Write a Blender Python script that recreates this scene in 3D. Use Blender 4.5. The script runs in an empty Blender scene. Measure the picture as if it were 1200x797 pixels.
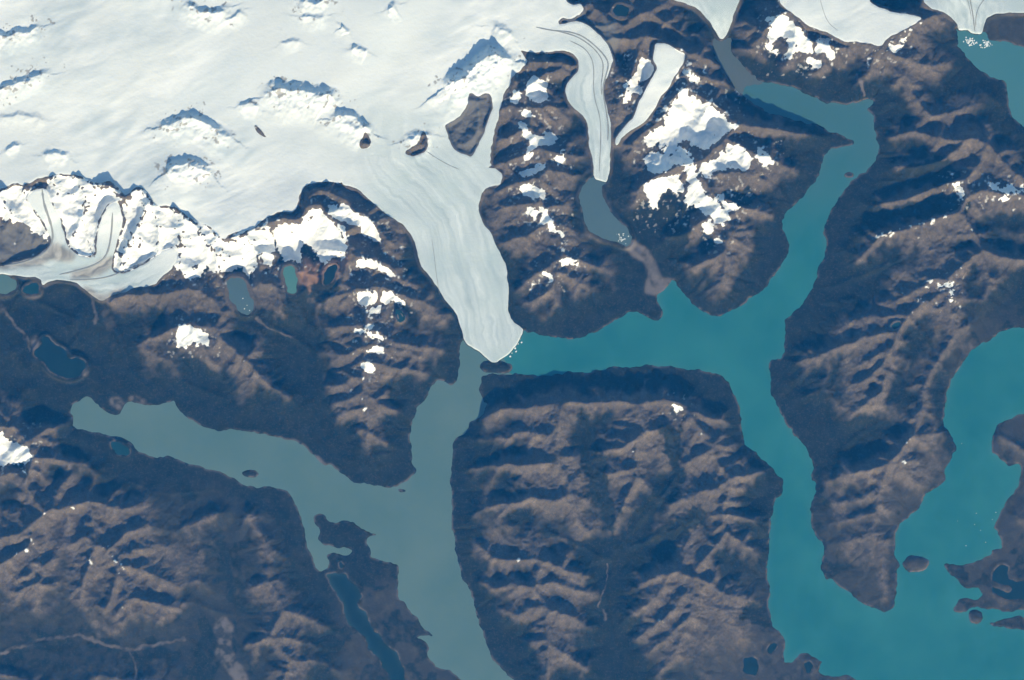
# Mountains, ice field, glaciers and lakes seen from high above.  1 unit = 1 km.
import bpy, math, random, time
import numpy as np
T_START = time.time()
C = bpy.context.scene
COL = C.collection
R = math.radians

# ------------------------------------------------------------------ camera
CAM_Z = 200.0
cam_d = bpy.data.cameras.new("camera")
cam = bpy.data.objects.new("camera", cam_d)
COL.objects.link(cam)
cam.location = (0, 0, CAM_Z)
cam.rotation_euler = (0, 0, 0)
cam_d.sensor_width = 36.0
cam_d.lens = 36.0 * (CAM_Z - 0.35) / 60.0
cam_d.clip_start = 1.0
cam_d.clip_end = 2000.0
C.camera = cam

# ------------------------------------------------------------------ sky and sun
SUN_EL, SUN_AZ = 27.0, 193.0        # the sun stands at the lower edge of the picture, a little to the right
az = R(SUN_AZ)
w = bpy.data.worlds.new("World"); C.world = w
w.use_nodes = True
nt = w.node_tree
bg = nt.nodes["Background"]
sky = nt.nodes.new("ShaderNodeTexSky")
sky.sky_type = 'NISHITA'; sky.sun_disc = False
sky.sun_elevation = R(SUN_EL)
sky.sun_rotation = R(167.0)
sky.altitude = 1500
nt.links.new(sky.outputs[0], bg.inputs[0])
bg.inputs[1].default_value = 0.11
sd = bpy.data.lights.new("sun", 'SUN')
sd.energy = 5.0; sd.angle = R(0.5); sd.color = (0.925, 0.955, 1.0)
sun = bpy.data.objects.new("sun", sd); COL.objects.link(sun)
sun.location = (8, -60, 60)
SUN_H = (0.225, -0.974)             # horizontal direction towards the sun
from mathutils import Vector
sun_dir = Vector((SUN_H[0]*math.cos(R(SUN_EL)), SUN_H[1]*math.cos(R(SUN_EL)), math.sin(R(SUN_EL))))
sun.rotation_euler = sun_dir.to_track_quat('Z', 'Y').to_euler()

# ------------------------------------------------------------------ exposure
C.view_settings.view_transform = 'Standard'
C.view_settings.look = 'None'
C.view_settings.exposure = 0.22
C.view_settings.gamma = 1.0
C.view_settings.use_curve_mapping = False

HAZE_D, HAZE_C = .00105, (.02, .31, 1.0)              # the blue air in front of everything

# ------------------------------------------------------------------ the map (coordinates of the survey sheet: 20 to a km, y down)
def P(s):
    return [tuple(float(v) for v in t.split(',')) for t in s.split()]

LAKES = [  # name, label, water kind, surface height, outline
 ('lake', 'grey-green lake arm on the left, reaching from the glacier tip to the bottom edge', 'grey', 0.0, P(
  '545,396 539,404 539,420 537,437 533,446 530,454 526,449 518,444 510,447 503,456 500,465 494,472 488,477 487,488 482,495 483,503 479,512 483,522 484,535 481,543 487,548 486,554 478,563 466,569 455,573 440,569 428,567 413,566 405,559 395,551 385,543 380,546 372,540 366,531 358,523 345,518 330,514 315,512 300,508 285,505 268,504 255,504 240,500 225,494 215,488 208,481 203,470 195,471 185,474 172,475 160,472 152,470 141,478 139,486 130,486 121,480 112,472 103,467 94,467 86,472 80,481 84,490 85,501 93,505 105,507 120,508 133,514 146,517 155,520 162,530 170,533 185,536 197,535 215,542 232,547 250,551 262,557 275,563 285,568 297,572 312,571 325,572 335,574 341,582 346,592 350,600 354,612 357,630 362,645 366,657 370,668 377,671 383,668 386,660 383,651 392,648 405,652 412,650 414,645 404,641 393,643 383,640 374,635 371,629 375,623 369,613 369,605 377,603 382,612 393,614 405,612 420,616 431,624 443,628 432,629 430,636 434,645 433,652 440,655 455,658 466,662 467,675 466,690 468,705 475,707 483,718 490,728 497,740 508,745 500,746 486,748 497,752 502,760 500,768 505,778 515,785 530,787 540,795 550,815 560,840 570,870 650,870 630,830 605,800 590,785 578,775 572,760 566,742 558,722 557,708 550,690 543,680 537,660 533,640 532,625 529,610 530,597 528,575 528,562 531,545 530,532 531,520 535,514 548,508 550,500 552,494 562,492 568,486 572,472 565,470 562,460 563,448 566,440 580,438 605,440 606,420 600,404 575,395')),
 ('lake', 'turquoise lake with two long arms right of the glacier tip', 'turquoise', 0.004, P(
  '596,400 605,383 611,386 625,390 640,393 660,396 672,397 685,393 700,388 710,383 718,377 725,371 735,367 745,366 756,368 766,376 777,372 778,366 771,355 769,345 780,338 786,329 792,328 796,336 802,345 812,355 822,363 832,369 842,369 855,364 865,360 877,352 890,343 900,334 905,325 915,312 920,300 925,294 926,286 919,275 916,262 920,250 930,240 942,230 952,218 960,205 963,192 967,180 972,174 985,171 998,170 1003,168 1000,163 985,157 970,152 955,146 940,144 925,140 912,135 900,132 890,125 880,120 872,115 866,108 866,102 870,100 869,92 880,92 895,96 910,98 925,101 940,105 955,113 965,118 980,121 995,121 1010,117 1018,114 1025,116 1024,122 1015,126 1022,134 1026,145 1028,158 1031,172 1029,185 1022,195 1015,203 1005,208 995,217 985,230 977,242 974,250 969,260 966,268 970,285 969,297 966,303 958,318 955,335 947,345 940,355 930,367 921,376 920,390 919,418 902,424 904,440 903,460 910,475 918,488 920,497 935,512 948,530 957,547 951,558 959,572 953,590 951,600 952,618 958,630 967,643 965,655 962,663 966,677 976,680 985,688 1000,698 1015,709 1030,716 1040,718 1047,713 1050,705 1051,690 1051,677 1050,668 1055,663 1049,652 1050,630 1055,615 1065,605 1075,597 1082,585 1085,577 1097,572 1107,565 1106,552 1115,540 1121,525 1115,510 1107,503 1105,490 1109,475 1110,460 1117,445 1125,430 1135,415 1150,403 1165,394 1180,387 1200,384 1270,380 1270,478 1200,485 1185,492 1170,496 1165,510 1161,520 1165,530 1178,541 1185,547 1195,543 1199,555 1195,570 1182,585 1176,597 1168,612 1170,625 1177,638 1175,645 1160,645 1163,650 1152,655 1145,660 1135,662 1122,663 1105,660 1112,670 1122,677 1130,687 1133,690 1145,687 1152,692 1153,700 1145,705 1128,703 1120,710 1118,717 1130,718 1145,711 1165,715 1180,718 1200,715 1225,712 1228,722 1200,723 1185,724 1172,727 1158,731 1165,733 1180,735 1200,739 1270,742 1270,870 1020,870 1010,812 1003,796 990,792 978,796 970,792 960,790 962,780 965,776 950,770 945,766 935,769 928,778 921,778 920,770 921,755 917,745 908,737 904,725 901,712 904,700 902,690 899,680 900,660 901,640 903,615 906,600 908,585 919,580 918,567 910,555 900,543 890,535 880,527 871,520 870,500 868,485 863,468 857,455 853,447 845,440 825,436 805,433 785,430 760,428 735,430 715,431 705,434 685,437 665,438 645,441 620,440 600,437 598,428 596,420 580,412')),
 ('lake', 'silty grey inlet between the hooked pale glacier and the upper turquoise arm', 'silt', 0.012, P(
  '836,42 845,48 857,42 857,56 861,64 868,72 876,82 886,92 892,97 874,96 870,101 867,110 861,102 852,90 844,78 838,62')),
 ('lake', 'teal lake below the striped glacier in the top right corner', 'teal', 0.0, P(
  '1120,30 1124,45 1122,55 1130,65 1140,73 1150,82 1165,90 1178,95 1181,105 1183,118 1185,135 1193,143 1200,149 1270,170 1270,70 1200,54 1180,48 1163,46 1155,38 1150,30')),
 ('lake', 'slate grey lake at the foot of the long narrow glacier', 'slate', 0.30, P(
  '692,206 712,208 704,222 706,230 712,240 720,252 730,262 738,272 741,282 735,291 727,285 715,283 703,280 694,273 688,265 684,252 680,240 679,228 683,218')),
 ('lake', 'pale teal lake cut by the left edge below the snowy range', 'grey', 0.33, P('-60,318 0,319 10,323 20,332 18,340 5,345 -60,350')),
 ('lake', 'small teal lake just below the left snow-covered glacier front', 'blue', 0.34, P('27,335 40,331 47,335 46,344 35,346 26,342')),
 ('lake', 'deep blue forked lake in the dark forest on the left', 'deep', 0.22, P('50,392 56,395 65,403 75,410 80,420 92,419 101,425 100,435 92,442 78,444 65,440 55,430 45,420 38,412 44,408 48,400')),
 ('lake', 'small round blue lake beside the left end of the grey lake arm', 'blue', 0.06, P('128,518 137,516 147,521 152,526 150,533 140,535 132,530')),
 ('lake', 'slate blue tarn under the end of a thin glacier left of the red slope', 'slate', 0.62, P('265,327 285,326 289,338 296,352 299,362 290,370 280,365 271,352 268,342')),
 ('lake', 'narrow milky green tarn directly below the snowy peak', 'green', 0.72, P('331,315 345,309 350,325 349,343 345,346 337,338')),
 ('lake', 'small dark blue tarn in the red rock bowl', 'deep', 0.85, P('388,311 396,311 394,322 388,332 380,335 378,327 384,318')),
 ('lake', 'dark pond near the top edge right of the narrow glacier', 'deep', 0.95, P('716,12 722,7 733,6 738,12 735,19 722,20')),
 ('lake', 'long deep blue lake running down to the bottom edge', 'deep', 0.03, P('383,673 392,672 404,673 410,682 418,688 424,698 423,703 417,705 424,715 432,722 432,730 438,740 445,745 448,752 457,760 466,768 470,775 474,788 476,800 480,825 462,825 457,795 450,783 442,770 432,760 430,750 420,740 408,733 404,720 402,712 396,700 390,690 385,680')),
 ('lake', 'square dark pond at the bottom of the central peninsula', 'deep', 0.06, P('871,772 880,770 888,772 889,785 887,792 875,791 870,786')),
 ('lake', 'small dark pond close to the shore above the square pond', 'deep', 0.05, P('901,757 908,754 912,757 908,766 901,769')),
 ('lake', 'small dark pond on the low point at the bottom edge', 'deep', 0.03, P('942,776 949,775 955,781 951,791 944,787')),
 ('lake', 'dark blue lake with ragged shores on the right edge', 'deep', 0.04, P('1163,672 1170,665 1178,662 1184,665 1180,675 1188,682 1196,683 1204,680 1270,684 1270,704 1200,705 1185,703 1170,699 1164,692 1166,688 1172,689 1182,695 1187,691 1180,685 1165,682')),
 ('lake', 'tiny teal tarn high on the right hand range', 'blue', 0.80, P('1043,381 1049,378 1056,378 1053,385 1046,386')),
 ('lake', 'tiny teal tarn right of the snow ribs above the grey arm', 'blue', 0.95, P('465,366 470,366 474,373 470,376')),
 ('lake', 'tiny dark pool on the neck of land at the head of the long deep blue lake', 'deep', 0.05, P('398,660 402,660 404,665 400,667 397,664')),
]

ISLANDS = [  # label, outline, height
 ('low wooded island off the tip of the right hand peninsula', P('1057,661 1062,657 1065,652 1070,651 1085,655 1090,658 1086,668 1072,671 1065,670'), .12),
 ('small round brown island by the lower right shore', P('1136,718 1144,715 1152,719 1153,727 1146,732 1137,729'), .10),
 ('tiny flat islet in the grey arm, close to the bend of its lower shore', P('282,554 290,551 299,552 304,556 298,560 287,559'), .05),
 ('sliver of an islet just off the southern cape of the snow ribbed mountains', P('466,573 474,574 476,577 468,577'), .03),
 ('brown rocky islet between the glacier tip and the central peninsula', P('563,428 568,424 582,423 592,425 600,427 601,433 596,437 580,437 567,436 562,433'), .07),
 ('dark islet in the upper end of the turquoise arm', P('990,203 995,201 1000,202 1001,206 996,208 991,207'), .06),
]

# ice: name, label, category, outline
ICE = [
 ('ice_field', 'vast white snow-covered ice field filling the upper left', 'ice field', P(
  '-90,-90 662,-90 660,-4 664,4 672,8 680,4 684,12 676,20 668,24 658,22 654,27 656,30 646,34 634,40 622,46 612,50 600,53 606,58 614,66 619,72 612,80 602,90 592,108 585,135 577,165 573,190 578,196 520,196 470,186 432,182 405,205 400,216 378,212 366,215 355,222 351,236 347,249 330,248 312,255 300,268 285,272 270,276 262,283 250,269 240,262 222,256 205,241 185,243 175,228 165,217 150,233 140,221 130,214 115,215 95,206 60,206 32,219 22,214 0,226 -90,228')),
 ('glacier', 'broad pale glacier tongue ending in a point between two lakes', 'glacier', P(
  '405,205 432,182 470,186 520,196 578,196 590,205 585,218 575,219 566,222 561,240 562,250 566,262 575,272 580,285 588,300 594,315 595,330 596,350 594,365 600,376 613,384 612,392 607,402 600,411 590,420 578,427 570,421 559,411 544,401 541,385 537,372 530,360 520,350 513,340 505,325 492,310 490,300 487,285 482,275 475,265 460,255 445,245 430,232 420,222 410,218 400,216')),
 ('glacier', 'long narrow curving glacier with dark stripes ending in the slate lake', 'glacier', P(
  '656,30 663,29 678,26 690,31 700,39 710,50 718,68 714,85 706,100 707,115 712,130 716,150 716,170 714,195 711,213 704,212 696,210 695,185 690,170 690,155 688,142 680,133 670,125 664,115 663,102 668,93 678,82 678,72 670,62 655,60 640,63 615,62 606,58 600,53 612,50 622,46 634,40 646,34')),
 ('glacier', 'dirty grey glacier with flowing bands along the left foot of the snowy range', 'glacier', P(
  '-90,312 0,313 20,307 45,300 60,290 62,280 52,258 40,242 34,232 44,222 56,222 62,240 70,252 76,272 80,290 92,299 104,303 114,300 114,285 118,262 130,240 142,238 146,258 140,280 134,300 132,318 142,322 165,313 185,300 200,290 212,296 206,312 190,325 183,334 172,336 155,338 148,343 132,346 120,353 110,348 98,338 88,330 68,327 58,329 50,335 48,326 10,322 -90,318')),
 ('glacier', 'small pale glacier hooking in from the top edge above the turquoise arm', 'glacier', P(
  '775,-90 784,-5 790,1 805,5 818,10 828,22 837,36 845,47 853,40 856,28 862,10 868,0 878,-90')),
 ('glacier', 'striped glacier breaking off into the teal lake in the top right corner', 'glacier', P(
  '1075,-90 1080,1 1090,11 1105,15 1115,20 1122,28 1124,36 1133,34 1143,38 1152,40 1153,30 1157,22 1165,17 1178,15 1200,16 1290,16 1290,-90')),
 ('snowfield', 'large smooth white snowfield at the top edge on the right', 'snowfield', P(
  '902,-90 911,0 918,12 935,22 945,32 960,38 978,45 990,52 1000,50 1015,52 1030,57 1038,46 1055,38 1070,30 1081,22 1060,18 1045,16 1034,12 1024,8 1016,2 1012,-90')),
 ('glacier', 'narrow leaning hanging glacier tapering to a point right of the striped narrow glacier', 'hanging glacier', P(
  '767,52 780,53 795,62 803,65 800,75 795,85 788,93 782,105 772,115 768,128 760,138 752,147 740,152 730,160 722,173 720,165 727,155 735,145 743,137 747,122 755,108 760,97 766,88 770,80 764,72 765,64')),
]
NUNATAKS = [ # label, outline
 ('large grey rock nunatak beside the root of the broad glacier tongue', P('521,148 526,146 535,140 545,130 549,120 552,108 560,115 568,110 576,114 577,128 572,142 568,155 560,170 553,185 545,182 535,178 527,168')),
 ('small tan nunatak in the ice left of the large grey one', P('473,180 478,175 490,170 495,155 501,158 503,168 500,178 488,183 478,183')),
 ('brown rock knob at the right foot of the snowy ice ridge', P('421,170 426,163 427,155 432,158 435,165 433,173 424,175')),
 ('tiny rock tip poking out of the left shoulder of the snowy ice ridge', P('299,147 304,152 312,160 316,164 308,161 300,155')),
]
SNOW = [ # label, outline, raggedness, rocky windows
 ('snow cover with rock ribs on the range along the left edge', P('-90,232 0,228 22,216 32,222 44,224 56,224 62,208 95,208 115,217 130,216 142,224 148,236 140,240 128,244 116,262 112,285 112,298 100,301 90,297 82,288 78,270 72,252 62,240 54,226 40,236 50,258 60,280 50,278 30,262 15,260 0,252 -90,258'), .8, .55),
 ('broad snow cover draping the range above the tarns, left of the red slope', P('150,236 165,219 175,230 186,245 205,243 222,258 240,264 252,272 264,285 285,275 300,271 316,262 320,270 318,285 322,296 318,315 305,308 298,318 290,322 280,310 268,318 256,322 244,310 236,322 224,326 212,322 205,312 212,296 200,290 185,300 165,312 148,318 134,320 136,302 142,280 148,258 145,240'), .8, .55),
 ('thick white snow cap on the peak above the milky green tarn', P('320,268 332,262 352,264 356,252 366,246 376,243 384,252 392,260 405,265 409,276 410,290 406,302 400,306 396,296 388,300 384,310 376,302 368,290 362,284 356,284 352,290 357,304 350,308 340,300 336,308 330,300 324,288'), .6, .4),
 ('long snow patch sloping down beside the broad glacier bend', P('382,250 390,240 405,241 412,244 420,250 435,257 442,266 448,278 446,283 438,282 430,278 420,266 405,260 390,257'), .5, .2),
 ('snow apron between red rock streaks right of the milky green tarn', P('366,284 376,284 384,292 382,302 388,310 382,311 376,306 370,295'), .4, .1),
 ('speckled snow rib north of the twin snow patches', P('417,302 425,299 440,304 452,310 462,320 468,325 458,325 448,318 436,313 425,314 418,314'), .9, .5),
 ('left one of the twin snow patches on the ribbed mountains', P('419,343 432,340 441,341 444,350 436,357 431,366 425,361 420,353'), .5, .1),
 ('right one of the twin snow patches on the ribbed mountains', P('446,341 458,340 466,346 470,352 478,355 470,357 460,354 450,357 446,352'), .6, .2),
 ('thin ragged snow rib under the twin snow patches', P('428,364 438,360 452,358 444,367 436,372 430,371'), 1., .4),
 ('diagonal snow streaks on the middle of the ribbed mountains', P('413,385 420,386 428,377 440,379 448,390 456,398 446,397 436,392 428,393 420,390'), 1.2, .8),
 ('bright snow cap on a small summit above the grey arm', P('424,409 434,408 442,402 452,408 456,412 444,416 438,412 428,412'), .8, .3),
 ('round snow patch lowest on the ribbed mountains', P('423,424 430,421 437,425 440,433 434,437 426,435'), .5, .1),
 ('ragged white snow patch on the brown hill left of the grey arm', P('205,400 210,388 209,380 219,379 229,383 239,390 248,400 246,406 232,404 220,407 208,408'), .8, .45),
 ('snow patch cut by the left edge low on the photo', P('-90,514 0,506 10,510 8,518 22,521 36,527 42,534 38,540 24,542 8,546 -90,545'), .6, .25),
 ('snow dome capping the ridge just left of the striped narrow glacier bend', P('616,98 621,91 628,89 638,96 643,103 641,115 636,121 626,120 615,112'), .4, .05),
 ('shaded snow patch left of the snow dome', P('597,112 604,106 612,108 614,118 606,122 598,122'), .7, .3),
 ('flat snow strip below the snow dome', P('608,130 616,128 626,132 631,137 622,139 610,137'), .6, .2),
 ('bird shaped snow patch on the ridge between the two glaciers', P('605,142 616,148 622,158 634,160 648,154 653,160 648,170 632,172 626,180 618,189 612,188 615,176 622,168 614,158 606,150'), .5, .15),
 ('small snow patch right of the bird shaped one', P('648,180 656,177 664,175 661,185 656,195 648,190'), .7, .3),
 ('snow strip under the tail of the bird shaped patch', P('622,198 630,192 640,193 646,198 634,204 622,206 612,208 606,204'), .9, .4),
 ('oval snow patch with a steep lower edge left of the slate lake', P('606,218 614,215 626,218 634,221 641,230 638,234 626,233 614,229 608,224'), .5, .1),
 ('square snow patch halfway down the ridge left of the slate lake', P('618,243 624,241 631,243 629,254 621,256 618,250'), .5, .1),
 ('drooping snow streak beside the square snow patch', P('632,241 640,243 645,252 648,262 656,270 662,278 652,276 645,268 636,264 633,254'), .7, .3),
 ('bright snow patch on the summit left of the outwash', P('652,306 658,302 666,300 674,304 679,308 674,311 664,311 655,310'), .7, .2),
 ('snow strip descending the summit left of the outwash', P('630,316 640,317 648,322 654,332 648,332 642,325 632,320'), .9, .4),
 ('cluster of jagged snow ribs left of the hanging glacier', P('742,79 750,70 764,71 770,80 764,89 755,92 748,98 740,100 751,104 757,110 750,113 740,110 736,121 728,119 724,113 732,104 734,94 742,89'), .7, .45),
 ('broad gleaming snow sheet in the middle of the right snowy massif', P('788,118 794,104 800,98 808,106 804,113 815,114 830,124 838,125 850,135 856,145 868,147 862,154 848,158 842,166 830,177 818,175 805,167 799,164 793,174 783,185 775,178 770,170 778,160 776,146 780,134'), .6, .42),
 ('ribbed snow strip winding down from the broad snow sheet', P('753,186 763,180 777,178 784,187 793,175 800,172 811,182 816,190 815,206 821,213 820,226 830,230 842,228 852,236 855,252 851,263 843,264 834,257 824,249 812,240 801,238 804,226 808,212 802,200 794,194 786,196 780,206 768,206 758,200'), .7, .45),
 ('right snow lobe beside the broad snow sheet, above the dark gully', P('818,200 824,188 836,190 842,183 848,172 858,168 868,170 876,176 880,186 880,195 870,200 856,196 846,201 836,199 828,214 820,210'), .6, .35),
 ('outermost snow lobe pointing at the turquoise arm', P('882,177 890,175 900,180 908,190 902,195 890,190 883,185'), .6, .15),
 ('hook shaped snow patch below the broad snow sheet', P('753,218 758,212 768,209 782,208 794,206 800,217 804,225 796,227 786,222 776,226 771,234 771,246 765,244 758,231'), .4, .08),
 ('small snow patches on the spur lowest in the right snowy massif', P('821,260 827,258 834,264 837,272 832,275 826,272 822,266'), .7, .3),
 ('thin snow strip running right from the ribbed snow strip', P('842,240 850,236 862,237 872,242 878,247 868,246 856,246 848,245'), .7, .3),
 ('small snow cap near the foot of the right snowy massif', P('836,278 842,276 850,286 846,288 838,283'), .7, .2),
 ('speckled snow patch under the slanted rocks right of the hanging glacier', P('757,160 768,150 780,146 784,156 774,164 766,172 756,173'), 1.2, .6),
 ('tiered snow ledges right of the top of the hanging glacier', P('801,88 808,82 816,88 822,96 814,98 804,97'), 1.0, .5),
 ('ragged snow patch left below the large top snowfield', P('896,26 902,20 914,17 926,25 938,33 946,42 951,54 950,65 938,60 930,64 922,74 917,80 919,68 925,54 918,42 908,44 902,60 896,54 900,40'), .7, .4),
 ('middle ragged snow patch below the large top snowfield', P('954,60 957,50 964,46 972,50 971,58 982,62 976,73 970,66 960,62'), .6, .25),
 ('smooth snow bank lowest under the large top snowfield', P('941,71 948,67 957,69 964,77 960,81 950,77'), .4, .1),
 ('dotted snow patch on the brown slope right below the large top snowfield', P('1036,62 1044,54 1052,50 1060,51 1054,57 1046,63'), 1.2, .6),
 ('snow trickle on the brown slope under the large top snowfield', P('1017,66 1024,65 1024,74 1022,81 1020,72'), .8, .3),
 ('snow patch upper on the right hand range', P('1109,214 1118,213 1129,212 1129,217 1118,218 1111,219'), .7, .3),
 ('snow patch just below the upper one on the right hand range', P('1119,220 1128,219 1129,235 1125,237 1124,228 1119,225'), .6, .2),
 ('cluster of snow patches near the right edge on the brown summit', P('1156,218 1166,214 1174,222 1184,216 1192,222 1200,228 1192,234 1182,230 1176,238 1168,234 1166,224'), 1.3, .9),
 ('snow flecks along the crest above the green valley on the right hand range', P('1104,330 1112,326 1116,340 1119,352 1117,360 1108,354 1111,344'), 1.2, .8),
 ('snow bed on the northern crest of the central peninsula', P('783,470 788,468 796,473 803,478 800,483 793,481 788,475'), 1.0, .6),
]
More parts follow.
